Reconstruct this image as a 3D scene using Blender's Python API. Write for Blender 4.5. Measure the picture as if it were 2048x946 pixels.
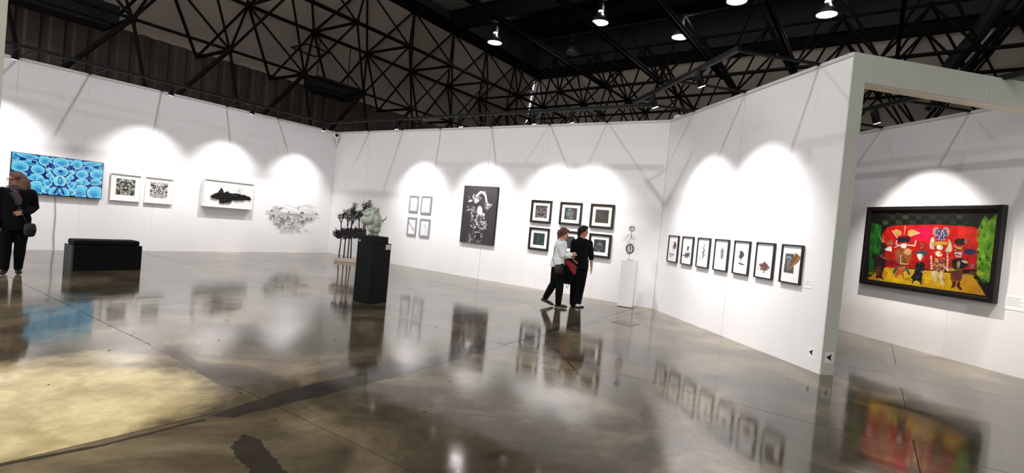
import bpy, bmesh, math, random
import numpy as np
from mathutils import Vector, Matrix
random.seed(7); RNG = np.random.default_rng(7)
SC = bpy.context.scene; COL = SC.collection
for o in list(bpy.data.objects): bpy.data.objects.remove(o)

# ------------------------------------------------------------------ camera, world, exposure
EYE = Vector((0, 0, 1.6)); F_PX = 1047.3
PITCH, ROLL, YAW = -0.02291, 0.09279, -0.60251
fw = Vector((math.sin(YAW)*math.cos(PITCH), math.cos(YAW)*math.cos(PITCH), math.sin(PITCH)))
r0 = Vector((math.cos(YAW), -math.sin(YAW), 0)); u0 = r0.cross(fw)
rr = math.cos(ROLL)*r0 + math.sin(ROLL)*u0; uu = -math.sin(ROLL)*r0 + math.cos(ROLL)*u0
cam = bpy.data.objects.new('camera', bpy.data.cameras.new('camera')); COL.objects.link(cam)
cam.data.sensor_width = 36; cam.data.lens = F_PX/2048*36; cam.data.clip_end = 200; cam.data.clip_start = .05
cam.matrix_world = Matrix(((rr.x, uu.x, -fw.x, EYE.x), (rr.y, uu.y, -fw.y, EYE.y), (rr.z, uu.z, -fw.z, EYE.z), (0, 0, 0, 1)))
SC.camera = cam
W = bpy.data.worlds.new('world'); SC.world = W; W.use_nodes = True
bg = W.node_tree.nodes['Background']; bg.inputs[0].default_value = (.78, .79, .74, 1); bg.inputs[1].default_value = .8
SC.view_settings.view_transform = 'Standard'; SC.view_settings.look = 'None'; SC.view_settings.gamma = 1
SC.view_settings.use_curve_mapping = False; SC.view_settings.exposure = 1.0
SPOT_W = 330        # track spot on the walls
BAY_W = 360        # high bay lamp

# ------------------------------------------------------------------ calibrated plan (metres)
XL, YB, XB, LR, HW, TH, DP = -15.758, 11.552, -3.94, 4.938, 4.255, 0.781, 3.726
DV = Vector((math.cos(TH), -math.sin(TH), 0)); NV = Vector((math.sin(TH), math.cos(TH), 0))
CB = Vector((XB, YB, 0)); CC = CB + DV*LR
M_LEFT = Matrix.Translation((XL, 0, 0)) @ Matrix.Rotation(math.pi/2, 4, 'Z')      # local x = world y
M_BACK = Matrix.Translation((0, YB, 0))                                            # local x = world x
M_RIGHT = Matrix.Translation(CB) @ Matrix.Rotation(-TH, 4, 'Z')
M_FAR = Matrix.Translation(CB + NV*DP) @ Matrix.Rotation(-TH, 4, 'Z')
# in every wall frame: x along the wall to the right, -y out of the wall, z up

# ------------------------------------------------------------------ helpers
def srgb(c):
    c = np.asarray(c, float)/255
    return np.where(c <= .04045, c/12.92, ((c+.055)/1.055)**2.4)
def lin(c): return tuple(float(x) for x in srgb(c)) + (1.0,)
def mat(name, col, rough=.6, metal=0, var=.08, scale=6, bump=0, spec=.5, emit=None, es=1, coat=0):
    m = bpy.data.materials.new(name); m.use_nodes = True; nt = m.node_tree; N = nt.nodes; L = nt.links
    b = N['Principled BSDF']; b.inputs['Roughness'].default_value = rough; b.inputs['Metallic'].default_value = metal
    b.inputs['Specular IOR Level'].default_value = spec; b.inputs['Coat Weight'].default_value = coat
    tc = N.new('ShaderNodeTexCoord'); no = N.new('ShaderNodeTexNoise'); no.inputs['Scale'].default_value = scale
    no.inputs['Detail'].default_value = 5; L.new(tc.outputs['Object'], no.inputs['Vector'])
    cr = N.new('ShaderNodeValToRGB'); c = np.array(lin(col)[:3])
    cr.color_ramp.elements[0].position = .3; cr.color_ramp.elements[1].position = .7
    cr.color_ramp.elements[0].color = tuple(c*(1-var)) + (1,); cr.color_ramp.elements[1].color = tuple(np.minimum(c*(1+var), 1)) + (1,)
    L.new(no.outputs['Fac'], cr.inputs['Fac']); L.new(cr.outputs['Color'], b.inputs['Base Color'])
    if bump:
        bp = N.new('ShaderNodeBump'); bp.inputs['Strength'].default_value = bump; bp.inputs['Distance'].default_value = .01
        n2 = N.new('ShaderNodeTexNoise'); n2.inputs['Scale'].default_value = scale*6; L.new(tc.outputs['Object'], n2.inputs['Vector'])
        L.new(n2.outputs['Fac'], bp.inputs['Height']); L.new(bp.outputs['Normal'], b.inputs['Normal'])
    if emit is not None:
        b.inputs['Emission Color'].default_value = lin(emit); b.inputs['Emission Strength'].default_value = es
    return m
def attr_mat(name, rough=.6, emit=0, coat=0):
    m = bpy.data.materials.new(name); m.use_nodes = True; nt = m.node_tree; N = nt.nodes; L = nt.links
    b = N['Principled BSDF']; b.inputs['Roughness'].default_value = rough; b.inputs['Coat Weight'].default_value = coat
    a = N.new('ShaderNodeAttribute'); a.attribute_name = 'ink'
    L.new(a.outputs['Color'], b.inputs['Base Color'])
    if emit:
        b.inputs['Base Color'].default_value = (0, 0, 0, 1)
        L.remove(b.inputs['Base Color'].links[0])
        L.new(a.outputs['Color'], b.inputs['Emission Color']); b.inputs['Emission Strength'].default_value = emit
    return m
class MB:
    def __init__(s): s.v = []; s.f = []
    def add(s, vs, fs):
        n = len(s.v); s.v += [tuple(v) for v in vs]; s.f += [tuple(i+n for i in f) for f in fs]; return s
    def box(s, x0, x1, y0, y1, z0, z1):
        return s.add([(x0,y0,z0),(x1,y0,z0),(x1,y1,z0),(x0,y1,z0),(x0,y0,z1),(x1,y0,z1),(x1,y1,z1),(x0,y1,z1)],
                     [(0,3,2,1),(4,5,6,7),(0,1,5,4),(1,2,6,5),(2,3,7,6),(3,0,4,7)])
    def prism(s, pts, z0, z1):
        n = len(pts)
        return s.add([(x,y,z0) for x,y in pts]+[(x,y,z1) for x,y in pts],
                     [tuple(range(n-1,-1,-1)), tuple(range(n,2*n))]+[(i,(i+1)%n,n+(i+1)%n,n+i) for i in range(n)])
    def loft(s, pts, ref=None, n=10, cap=True):
        """pts: (point, a, b); a along ref, b across"""
        P = [Vector(p[0]) for p in pts]; A = [p[1] for p in pts]; B = [p[2] for p in pts]
        V = []; F = []
        prev = None
        for i, p in enumerate(P):
            t = (P[min(i+1, len(P)-1)]-P[max(i-1, 0)])
            if t.length < 1e-9: t = Vector((0, 0, 1))
            t.normalize()
            r = Vector(ref) if ref is not None else (prev if prev is not None else (Vector((0,0,1)) if abs(t.z) < .9 else Vector((1,0,0))))
            sv = r - t*r.dot(t)
            if sv.length < 1e-4: sv = t.orthogonal()
            sv.normalize(); prev = sv
            w = t.cross(sv)
            for k in range(n):
                th = 2*math.pi*k/n
                V.append(p + sv*(A[i]*math.cos(th)) + w*(B[i]*math.sin(th)))
        for i in range(len(P)-1):
            for k in range(n):
                F.append((i*n+k, i*n+(k+1)%n, (i+1)*n+(k+1)%n, (i+1)*n+k))
        if cap: F += [tuple(range(n-1, -1, -1)), tuple(range((len(P)-1)*n, len(P)*n))]
        return s.add(V, F)
    def tube(s, pts, r, n=6): 
        if isinstance(r, (int, float)): r = [r]*len(pts)
        return s.loft([(p, q, q) for p, q in zip(pts, r)], n=n)
    def limb(s, pts, ref=None, n=12):
        """rounded-end loft"""
        p0, a0, b0 = pts[0]; p1, a1, b1 = pts[-1]; p0 = Vector(p0); p1 = Vector(p1)
        d0 = (p0-Vector(pts[1][0])).normalized(); d1 = (p1-Vector(pts[-2][0])).normalized()
        m0 = min(a0, b0); m1 = min(a1, b1)
        L = [(p0+d0*m0*.95, a0*.3, b0*.3), (p0+d0*m0*.6, a0*.78, b0*.78)] + list(pts) + [(p1+d1*m1*.6, a1*.78, b1*.78), (p1+d1*m1*.95, a1*.3, b1*.3)]
        return s.loft(L, ref, n)
    def ell(s, c, rx, ry, rz, nu=14, nv=9, R=None):
        V = []; F = []; c = Vector(c)
        for j in range(1, nv):
            ph = math.pi*j/nv
            for i in range(nu):
                th = 2*math.pi*i/nu
                p = Vector((rx*math.sin(ph)*math.cos(th), ry*math.sin(ph)*math.sin(th), rz*math.cos(ph)))
                V.append(c+(R @ p if R else p))
        top = len(V); V.append(c+(R @ Vector((0,0,rz)) if R else Vector((0,0,rz)))); V.append(c-(R @ Vector((0,0,rz)) if R else Vector((0,0,rz))))
        for j in range(nv-2):
            for i in range(nu): F.append((j*nu+i, (j+1)*nu+i, (j+1)*nu+(i+1)%nu, j*nu+(i+1)%nu))
        for i in range(nu):
            F.append((top, i, (i+1)%nu)); F.append((top+1, (nv-2)*nu+(i+1)%nu, (nv-2)*nu+i))
        return s.add(V, F)
    def mesh(s, name, m, smooth=False):
        me = bpy.data.meshes.new(name); me.from_pydata(s.v, [], s.f); me.materials.append(m)
        if smooth: me.polygons.foreach_set('use_smooth', [True]*len(me.polygons))
        me.update(); return me
    def build(s, name, m, parent=None, smooth=False, kind=None, bevel=0):
        o = bpy.data.objects.new(name, s.mesh(name, m, smooth)); COL.objects.link(o)
        if parent: o.parent = parent
        if kind: o['kind'] = kind
        if bevel:
            b = o.modifiers.new('bevel', 'BEVEL'); b.width = bevel; b.segments = 2; b.limit_method = 'ANGLE'
        return o
def tag(o, label=None, cat=None, group=None, kind=None):
    if label: o['label'] = label
    if cat: o['category'] = cat
    if group: o['group'] = group
    if kind: o['kind'] = kind
    return o
def empty(name, M=None, **k):
    o = bpy.data.objects.new(name, None); COL.objects.link(o); o.empty_display_size = .1
    if M is not None: o.matrix_world = M
    return tag(o, **k)
def blob(name, mb, m, voxel, parent, it=4, fac=.5):
    """one continuous surface out of overlapping closed lofts"""
    o = mb.build('tmp', m); r = o.modifiers.new('r', 'REMESH'); r.mode = 'VOXEL'; r.voxel_size = voxel; r.adaptivity = 0
    if it:
        s = o.modifiers.new('s', 'SMOOTH'); s.iterations = it; s.factor = fac
    dg = bpy.context.evaluated_depsgraph_get(); me = bpy.data.meshes.new_from_object(o.evaluated_get(dg))
    old = o.data; bpy.data.objects.remove(o); bpy.data.meshes.remove(old)
    me.name = name; me.materials.clear(); me.materials.append(m)
    me.polygons.foreach_set('use_smooth', [True]*len(me.polygons))
    n = bpy.data.objects.new(name, me); COL.objects.link(n)
    if parent: n.parent = parent
    return n

# ------------------------------------------------------------------ materials
M_WALL = mat('wall_paint', (236, 234, 236), .75, var=.012, scale=2)
M_RAIL = mat('rail_paint', (205, 203, 206), .6, var=.02)
M_END = mat('column_paint', (212, 214, 206), .7, var=.02, scale=2)
M_CREAM = mat('cream_paint', (240, 232, 214), .7, var=.02)
M_BLACK = mat('black_steel', (17, 13, 11), .8, var=.15, spec=.2)
M_BLACK2 = mat('black_track', (12, 12, 13), .6, var=.15, spec=.25)
M_BOARD = mat('black_board', (9, 9, 12), .6, var=.1, spec=.25)
M_GREYB = mat('grey_end', (70, 72, 70), .6, var=.08)
M_FOAM = mat('black_vinyl', (7, 7, 8), .7, var=.1, bump=.2, spec=.2)
M_ROOF = mat('ceiling_cream', (205, 190, 178), .85, var=.10, scale=.35)
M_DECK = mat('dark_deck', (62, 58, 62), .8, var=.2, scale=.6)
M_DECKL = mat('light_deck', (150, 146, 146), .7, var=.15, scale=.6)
M_CORR = mat('corrugated_cladding', (96, 82, 76), .75, var=.3, scale=.7)
M_DUCT = mat('duct_dark', (22, 23, 30), .7, var=.2)
M_WHITEF = mat('white_frame', (238, 236, 232), .5, var=.015)
M_SILVER = mat('silver_frame', (160, 162, 168), .4, metal=.35, var=.04)
M_BFRAME = mat('black_frame', (20, 16, 15), .35, var=.15)
M_MATW = mat('mat_board', (244, 242, 240), .85, var=.01)
M_MATC = mat('cream_mat_board', (232, 222, 205), .85, var=.02)
M_INK = attr_mat('printed_picture', .65)
M_OIL = attr_mat('oil_paint', .35, coat=.15)
M_SCREEN = attr_mat('screen_light', .2, emit=.44)
M_WOOD = mat('pale_wood', (206, 190, 170), .5, var=.08, scale=9)
M_TREE = mat('black_metal', (22, 18, 18), .6, var=.1)
M_WIRE = mat('black_wire', (16, 16, 18), .45, metal=.3)
M_PLINTH = mat('white_plinth', (228, 226, 225), .6, var=.015)
M_LABEL = mat('label_card', (215, 218, 222), .5, var=.02)
M_CARD = mat('white_card', (246, 246, 246), .5, var=.01)
M_ARROW = mat('black_vinyl_arrow', (15, 18, 18), .5)
M_CELA = mat('celadon_glaze', (180, 190, 178), .18, var=.16, scale=5, coat=.6)
M_BRONZE = mat('twig_bronze', (105, 92, 78), .5, metal=.4)
M_LAMPGLOW = mat('lamp_glow', (255, 250, 255), .3, emit=(255, 246, 252), es=3.2)
M_SPOTGLOW = mat('spot_glow', (255, 255, 250), .3, emit=(255, 250, 240), es=14)
M_REFL = mat('lamp_reflector', (70, 68, 72), .35, metal=.6)
M_HATCH = mat('floor_hatch', (100, 92, 78), .5, var=.15, scale=12)
M_GAP = mat('daylight_gap', (235, 240, 255), .5, emit=(225, 232, 255), es=1.6)

def floor_mat(name, c0, c1, c2, pale_area=None):
    m = bpy.data.materials.new(name); m.use_nodes = True; nt = m.node_tree; N = nt.nodes; L = nt.links
    b = N['Principled BSDF']; g = N.new('ShaderNodeNewGeometry')
    def noise(sc, det=6, dist=0, rough=.6):
        n = N.new('ShaderNodeTexNoise'); n.inputs['Scale'].default_value = sc; n.inputs['Detail'].default_value = det
        n.inputs['Distortion'].default_value = dist; n.inputs['Roughness'].default_value = rough
        L.new(g.outputs['Position'], n.inputs['Vector']); return n
    n1 = noise(.55, 8, 1.2); cr = N.new('ShaderNodeValToRGB'); e = cr.color_ramp.elements
    e[0].position = .32; e[0].color = lin(c0); e[1].position = .68; e[1].color = lin(c2)
    x = e.new(.5); x.color = lin(c1); L.new(n1.outputs['Fac'], cr.inputs['Fac'])
    base = cr.outputs['Color']
    if pale_area:      # blotchy paler colour, fading out from a centre on the slab: (centre, half size, colours)
        (sx, sy), (hx, hy), (s0, s1) = pale_area
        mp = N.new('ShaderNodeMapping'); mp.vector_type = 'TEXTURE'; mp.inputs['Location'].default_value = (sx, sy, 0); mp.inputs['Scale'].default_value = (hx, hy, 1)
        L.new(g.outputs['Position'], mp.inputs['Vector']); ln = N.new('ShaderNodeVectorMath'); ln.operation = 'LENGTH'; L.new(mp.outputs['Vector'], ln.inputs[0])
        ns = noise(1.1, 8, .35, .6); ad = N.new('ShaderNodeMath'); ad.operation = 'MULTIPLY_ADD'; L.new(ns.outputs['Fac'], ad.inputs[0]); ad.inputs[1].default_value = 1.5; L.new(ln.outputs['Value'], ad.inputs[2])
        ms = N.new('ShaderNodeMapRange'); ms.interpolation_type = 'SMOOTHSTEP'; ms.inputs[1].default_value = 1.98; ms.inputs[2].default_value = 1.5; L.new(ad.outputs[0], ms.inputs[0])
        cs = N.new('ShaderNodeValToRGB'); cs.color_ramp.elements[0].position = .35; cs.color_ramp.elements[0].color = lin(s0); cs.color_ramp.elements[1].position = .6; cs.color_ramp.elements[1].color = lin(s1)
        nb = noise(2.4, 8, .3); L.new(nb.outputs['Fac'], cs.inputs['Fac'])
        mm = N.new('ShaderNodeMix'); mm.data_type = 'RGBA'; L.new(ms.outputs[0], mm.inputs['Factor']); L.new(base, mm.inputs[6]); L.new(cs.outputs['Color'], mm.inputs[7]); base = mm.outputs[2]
    n2 = noise(5, 10, .6, .7); mx = N.new('ShaderNodeMix'); mx.data_type = 'RGBA'; mx.blend_type = 'MULTIPLY'; mx.inputs['Factor'].default_value = .55
    r2 = N.new('ShaderNodeValToRGB'); r2.color_ramp.elements[0].position = .3; r2.color_ramp.elements[0].color = (.55, .53, .5, 1)
    r2.color_ramp.elements[1].position = .62; r2.color_ramp.elements[1].color = (1, 1, 1, 1)
    L.new(n2.outputs['Fac'], r2.inputs['Fac']); L.new(base, mx.inputs[6]); L.new(r2.outputs['Color'], mx.inputs[7])
    # hairline crazing and white paint flecks
    vo = N.new('ShaderNodeTexVoronoi'); vo.inputs['Scale'].default_value = 6; L.new(g.outputs['Position'], vo.inputs['Vector'])
    lt = N.new('ShaderNodeMath'); lt.operation = 'LESS_THAN'; lt.inputs[1].default_value = .018; L.new(vo.outputs['Distance'], lt.inputs[0])
    m3 = N.new('ShaderNodeMix'); m3.data_type = 'RGBA'; L.new(lt.outputs[0], m3.inputs['Factor']); L.new(mx.outputs[2], m3.inputs[6]); m3.inputs[7].default_value = (.6, .57, .5, 1)
    oi = N.new('ShaderNodeObjectInfo'); mr = N.new('ShaderNodeMapRange'); mr.inputs[3].default_value = .86; mr.inputs[4].default_value = 1.12
    L.new(oi.outputs['Random'], mr.inputs[0]); sc_ = N.new('ShaderNodeVectorMath'); sc_.operation = 'SCALE'
    L.new(m3.outputs[2], sc_.inputs[0]); L.new(mr.outputs[0], sc_.inputs['Scale']); L.new(sc_.outputs[0], b.inputs['Base Color'])
    n4 = noise(1.7, 6, .5); r4 = N.new('ShaderNodeMapRange'); r4.inputs[1].default_value = .3; r4.inputs[2].default_value = .7
    r4.inputs[3].default_value = .05; r4.inputs[4].default_value = .15; L.new(n4.outputs['Fac'], r4.inputs[0]); L.new(r4.outputs[0], b.inputs['Roughness'])
    b.inputs['IOR'].default_value = 1.5; b.inputs['Specular Tint'].default_value = (1, .89, .76, 1)
    n5 = noise(2.2, 3, 0, .4); bp = N.new('ShaderNodeBump'); bp.inputs['Strength'].default_value = .2; bp.inputs['Distance'].default_value = .007
    L.new(n5.outputs['Fac'], bp.inputs['Height']); L.new(bp.outputs['Normal'], b.inputs['Normal'])
    return m
M_FLOOR = floor_mat('polished_concrete', (52, 45, 35), (88, 79, 63), (140, 127, 102))
M_FLOORP = floor_mat('pale_area_polished_concrete', (52, 45, 35), (88, 79, 63), (140, 127, 102), ((-4.9, 1.0), (1.25, 1.15), ((172, 156, 114), (212, 198, 152))))
M_PATCH = floor_mat('dark_floor_infill', (42, 38, 33), (56, 51, 45), (74, 67, 58))
M_PATCH2 = floor_mat('brown_floor_infill', (70, 62, 52), (84, 75, 62), (98, 88, 74))
M_FLOORU = mat('joint_sealant', (60, 55, 48), .8)

# ------------------------------------------------------------------ floor
fl = MB().box(-24, 16, -12, 34, -.2, -.012).build('floor', M_FLOORU); tag(fl, kind='structure')
gx = [-24, -17.7, -13.4, -8.25, -3.9, .45, 4.8, 9.2, 16]; gy = [-12, -4.3, -.95, 2.4, 5.72, 9.1, 12.45, 17, 23, 34]
J = .004
for i in range(len(gx)-1):
    for j in range(len(gy)-1):
        x0, x1, y0, y1 = gx[i]+J, gx[i+1]-J, gy[j]+J, gy[j+1]-J
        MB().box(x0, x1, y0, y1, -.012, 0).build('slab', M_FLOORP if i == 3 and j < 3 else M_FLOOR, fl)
def ragged(pts, amp, n=14):
    out = []
    for a, b in zip(pts, pts[1:]+pts[:1]):
        for k in range(n):
            t = k/n; out.append((a[0]+(b[0]-a[0])*t+random.uniform(-amp, amp), a[1]+(b[1]-a[1])*t+random.uniform(-amp, amp)))
    return out
for pts, amp in (([(-3.86, 1.95), (-4.02, 2.6), (-4.06, 4.3), (-4.12, 5.7), (-3.86, 5.7), (-3.76, 4.0), (-3.73, 2.9), (-3.74, 2.05)], .012),
                 ([(-4.05, 5.75), (-4.12, 8.8), (-4.3, 11.2), (-4.2, 11.2), (-4.0, 8.8), (-3.9, 5.75)], .012),
                 ([(-6.75, 2.5), (-5.5, 2.52), (-4.6, 2.44), (-4.15, 2.36), (-4.6, 2.33), (-5.6, 2.38), (-6.6, 2.42)], .02),
                 ([(-3.42, 1.96), (-3.27, 1.99), (-2.8, 1.87), (-2.3, 1.75), (-2.3, 1.6), (-2.9, 1.72), (-3.28, 1.8)], .012),
                 ([(.28, 6), (.5, 7.7), (.36, 9.2), (.26, 10.6), (.08, 12.6), (.2, 12.6), (.4, 10.6), (.52, 9.2), (.66, 7.7), (.6, 6)], .02)):
    MB().prism(ragged(pts, amp), 0, .0012).build('infill_strip', M_PATCH2 if pts[0][0] in (-6.75, .28) else M_PATCH, fl)['label'] = 'dark ragged concrete infill strip'
for pts in ([(-3.84, 1.9), (-3.82, 1.3), (-3.9, .8), (-3.86, .8), (-3.79, 1.3), (-3.8, 1.9)],
            [(-9.2, 9.7), (-7.6, 9.62), (-6.05, 9.5), (-4.9, 8.4), (-4.3, 7.05), (-3.3, 6.1), (-2.3, 5.05), (-2.32, 5.03), (-3.32, 6.08), (-4.32, 7.03), (-4.92, 8.37), (-6.07, 9.47), (-7.6, 9.58)]):
    MB().prism(ragged(pts, .008, 5), 0, .0008).build('crack', M_PATCH, fl)
ht = MB().prism([(-3.80, 8.92), (-3.40, 8.86), (-3.36, 9.24), (-3.76, 9.3)], 0, .004).build('floor_hatch', M_HATCH)
tag(ht, 'small rectangular metal service plate set in the floor in front of the white plinth', 'floor hatch')
specks = MB()
for k in range(26):
    a = random.uniform(0, 6.28); x = random.uniform(-7, -2.6); y = random.uniform(1.3, 7); s_ = random.uniform(.004, .012)
    specks.prism([(x+s_*math.cos(a+t)*random.uniform(.6, 1.4), y+s_*math.sin(a+t)*random.uniform(.6, 1.4)) for t in (0, 1.2, 2.5, 3.8, 5)], 0, .003)
sp = specks.build('floor_litter', mat('litter', (60, 48, 38), .8)); tag(sp, 'tiny dark leaf bits and grit scattered over the open concrete floor', 'litter', kind='stuff')

# ------------------------------------------------------------------ partition walls made of tall panels
def partition(name, M, seams, thick, label, ends=(True, True), big=()):
    x0, x1 = seams[0], seams[-1]
    w = MB().box(x0, x1, .018, thick-.0, 0, HW-.05).build(name, M_WALL); w.matrix_world = M; tag(w, label, kind='structure')
    for a, b in zip(seams, seams[1:]):
        g0 = .006 if a in big else .0012; g1 = .006 if b in big else .0012
        MB().box(a+g0, b-g1, 0, .0175, .001, HW-.05).build('panel', M_WALL, w)
    MB().box(x0-.01, x1+.0, -.014, thick+.01, HW-.05, HW).build('top_rail', M_RAIL, w)['label'] = 'light grey capping rail'
    return w
partition('wall_left', M_LEFT, [-3.4, -1.7, 0, 1.6, 3.22, 4.48, 6.02, 7.71, 9.3, YB], .16, 'long white panelled exhibition wall carrying the blue screen')
partition('wall_back', M_BACK, [XL, -14.04, -12.46, -10.86, -8.96, -7.08, -5.49, XB-.002], .16, 'white panelled exhibition wall in the middle with the dark framed prints', big=(-14.04, -8.96))
partition('wall_right', M_RIGHT, [.003, 1.0, 2.68, 4.36, LR-.004], .207, 'white panelled wall on the right with a row of seven narrow frames', big=(2.68,))
partition('wall_rear', M_FAR, [-1.4, .1, 1.78, 3.48, 5.2, 6.6], .16, 'white wall of the side room behind the colourful painting')
# end post + lintel of the doorway to the side room
pst = MB().box(LR-.004, LR+.012, 0, .207, 0, HW).build('trim_1', M_END); pst.matrix_world = M_RIGHT; tag(pst, 'pale green-grey end post of the right partition', kind='structure')
lt = MB().box(LR-.19, LR+.011, .207, DP-.0, 3.885, HW+.0).build('trim_2', M_END); lt.matrix_world = M_RIGHT; tag(lt, 'deep pale lintel spanning the doorway to the side room', kind='structure')
MB().box(LR-.19, LR-.012, .207, DP, 3.873, 3.8845).build('soffit', M_CREAM, lt)['label'] = 'cream underside board'
MB().box(LR+.0115, LR+.0135, 2.18, 2.19, 3.89, HW).build('seam', M_RAIL, lt)
# nearest partition end at the left edge of the picture
nd = Vector((-.983, .186, 0)).normalized(); npos = nd*6.0
Mn = Matrix.Translation(npos) @ Matrix.Rotation(math.atan2(nd.y, nd.x)-math.pi/2, 4, 'Z')
w = MB().box(-1.6, 0, -.1, .1, 0, HW).build('wall_near', M_END); w.matrix_world = Mn; tag(w, 'end of a nearer partition at the left edge of the view', kind='structure')
# (the panel side of it faces the screen)

# ------------------------------------------------------------------ hall shell
cor = MB(); y = -6.0; k = 0; Z = 6.9; XC = -21.2
pts = []
while y < 32:
    pts += [(XC, y), (XC, y+.30), (XC-.07, y+.36), (XC-.07, y+.52)]; y += .58
V = [(x, yy, 0) for x, yy in pts]+[(x, yy, Z) for x, yy in pts]; n = len(pts)
cor.add(V, [(i+1, i, n+i, n+i+1) for i in range(n-1)])
cw = cor.build('wall_outer_left', M_CORR); tag(cw, 'dark corrugated cladding behind the left exhibition wall', kind='structure')
MB().box(XC-.02, XC+.05, 7.35, 7.47, 0, Z).build('downpipe', mat('grey_pipe', (96, 86, 80), .7), cw)
# sloped cream lining from the raised roof edge down to the cladding
XU, YU, ZU = -18.75, 28.45, 11.2
def shear(x): return -.048*(x-XU)     # the roof runs slightly off the walls' grid
ce = MB()
ce.add([(XC-.1, -8, Z), (XC-.1, 31.3, Z), (XU, YU, ZU), (XU, -8, ZU)], [(0, 3, 2, 1)])
ce.add([(XC-.1, 31.3, Z), (16, 32.9+shear(16), Z), (16, YU+shear(16), ZU), (XU, YU, ZU)], [(0, 3, 2, 1)])
c = ce.build('ceiling', M_ROOF); tag(c, 'cream sloping roof lining behind the steel space frame', kind='structure')
MB().add([(XC, 31.3, 0), (16, 32.9+shear(16), 0), (16, 32.9+shear(16), Z), (XC, 31.3, Z)], [(0, 1, 2, 3)]).build('wall_outer_back', M_DECK)['kind'] = 'structure'
MB().add([(16, -8, 0), (16, 31, 0), (16, 31, 13.5), (16, -8, 13.5)], [(0, 3, 2, 1)]).build('wall_outer_right', M_DECK)['kind'] = 'structure'
dk = MB()
for k in range(44):      # ribbed deck of the raised roof
    y0 = 20.2+k*.2; dk.box(XU, 16, y0, y0+.12, 13.46, 13.5)
dk.box(XU, 16, 19.9, 30, 13.5, 13.6)
dk.box(XU-.06, XU, -8, YU, ZU, 13.5); dk.add([(XU, YU, ZU), (16, YU+shear(16), ZU), (16, YU+shear(16), 13.5), (XU, YU, 13.5)], [(0, 3, 2, 1)])
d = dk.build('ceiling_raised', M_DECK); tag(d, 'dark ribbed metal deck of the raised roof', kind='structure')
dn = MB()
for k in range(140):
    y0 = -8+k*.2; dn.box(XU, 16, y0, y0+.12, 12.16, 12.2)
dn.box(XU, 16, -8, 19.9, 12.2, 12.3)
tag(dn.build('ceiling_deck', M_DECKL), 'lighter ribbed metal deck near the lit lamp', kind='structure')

# ------------------------------------------------------------------ space frame
sf = empty('space_frame', Matrix.Translation((XU, YU, 0)), label='black steel space frame of tubes and ball nodes under the roof', cat='roof frame')
cylm = MB().loft([((0, 0, 0), 1, 1), ((0, 0, 1), 1, 1)], n=6).mesh('strut', M_BLACK, True)
ballm = MB().ell((0, 0, 0), 1, 1, 1, 8, 5).mesh('node', M_BLACK, True)
OFF = Matrix.Translation((-XU, -YU, 0))
def strut(a, b, r, name='strut'):
    a = Vector(a); b = Vector(b); d = b-a
    o = bpy.data.objects.new(name, cylm); COL.objects.link(o); o.parent = sf
    q = d.to_track_quat('Z', 'Y').to_matrix().to_4x4()
    o.matrix_local = OFF @ Matrix.Translation(a) @ q @ Matrix.Diagonal((r, r, d.length, 1)); return o
S = 2.8; ZT, ZL = 8.87, 6.54
def T(i, j): x = -14.42+S*i; return Vector((x, 21.5+S*j-.065*max(0, x+17.3), ZT))
def U(i, j): x = XU+S*i; return Vector((x, YU+S*j+shear(x), ZU))
def Lw(i, j): x = -15.55+S*i; return Vector((x+.1, 20.3+S*j+shear(x)*.8, ZL))
want = []   # (a, b, radius, name)
nodes = set()
def M(a, b, r, nm='strut'): want.append((a, b, r, nm))
JL = range(-7, 4)
for j in JL:         # left side of the ring
    t1, t2 = T(-1, j), T(-2, j)
    if j < 3:
        M(t1, T(-1, j+1), .075, 'chord'); M(t2, T(-2, j+1), .065, 'chord')
    M(t1, t2, .06, 'chord')
    nodes |= {tuple(t1), tuple(t2)}
    lo = Vector((-18.25, (t1.y+S/2), ZL)); M(lo, Vector((-18.3, lo.y-1.45, 4.7)), .075); M(lo, Vector((-18.2, lo.y+.5, 4.3)), .05); sb = Vector((-20.6, lo.y, ZL))
    nodes.add(tuple(lo)); M(lo, sb, .06); M(t2, sb, .055)
    if j < 3:
        for q in (t1, t2, T(-1, j+1), T(-2, j+1)): M(lo, q, .045)
        M(T(-2, j+1), sb, .05); M(lo, Vector((-18.25, lo.y+S, ZL)), .05, 'chord')
        up = Vector((XU+.15, t1.y+S/2, ZU-.05)); nodes.add(tuple(up))
        for q in (t1, t2, T(-1, j+1), T(-2, j+1)): M(up, q, .045)
        M(up, up+Vector((0, S, 0)), .07, 'chord')
for i in range(-1, 10):     # far side of the ring
    for jj, r in ((1, .075), (2, .07), (3, .06)):
        if i < 9: M(T(i, jj), T(i+1, jj), r, 'chord')
        nodes.add(tuple(T(i, jj)))
        if jj < 3: M(T(i, jj), T(i, jj+1), .06, 'chord')
    if i < 9:
        for jj in (0, 1, 2):
            u = (T(i, jj)+T(i+1, jj+1))/2; u.z = ZU-.05
            for a_, b_ in ((0, 0), (1, 0), (0, 1), (1, 1)):
                if jj+b_ >= 1: M(u, T(i+a_, jj+b_), .05)
            if i < 8: M(u, u+(T(i+1, jj)-T(i, jj)), .06, 'chord')
            nodes.add(tuple(u))
        for jj in (1, 2):
            l = (T(i, jj)+T(i+1, jj+1))/2; l.z = ZL
            for a_, b_ in ((0, 0), (1, 0), (0, 1), (1, 1)): M(l, T(i+a_, jj+b_), .04)
            if i < 8: M(l, l+(T(i+1, jj)-T(i, jj)), .05, 'chord')
want.sort(key=lambda w: ((w[0]+w[1])/2-EYE).length)
def visible(w):
    a = 0
    for p in (w[0], w[1], (w[0]+w[1])/2):
        d_ = p-EYE; z = d_.dot(fw)
        if z > .5:
            x = 1024+F_PX*d_.dot(rr)/z; yv = 473-F_PX*d_.dot(uu)/z
            if -60 < x < 2110 and -60 < yv < 262: a = 1
    return a
vis = [w for w in want if visible(w)]
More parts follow.
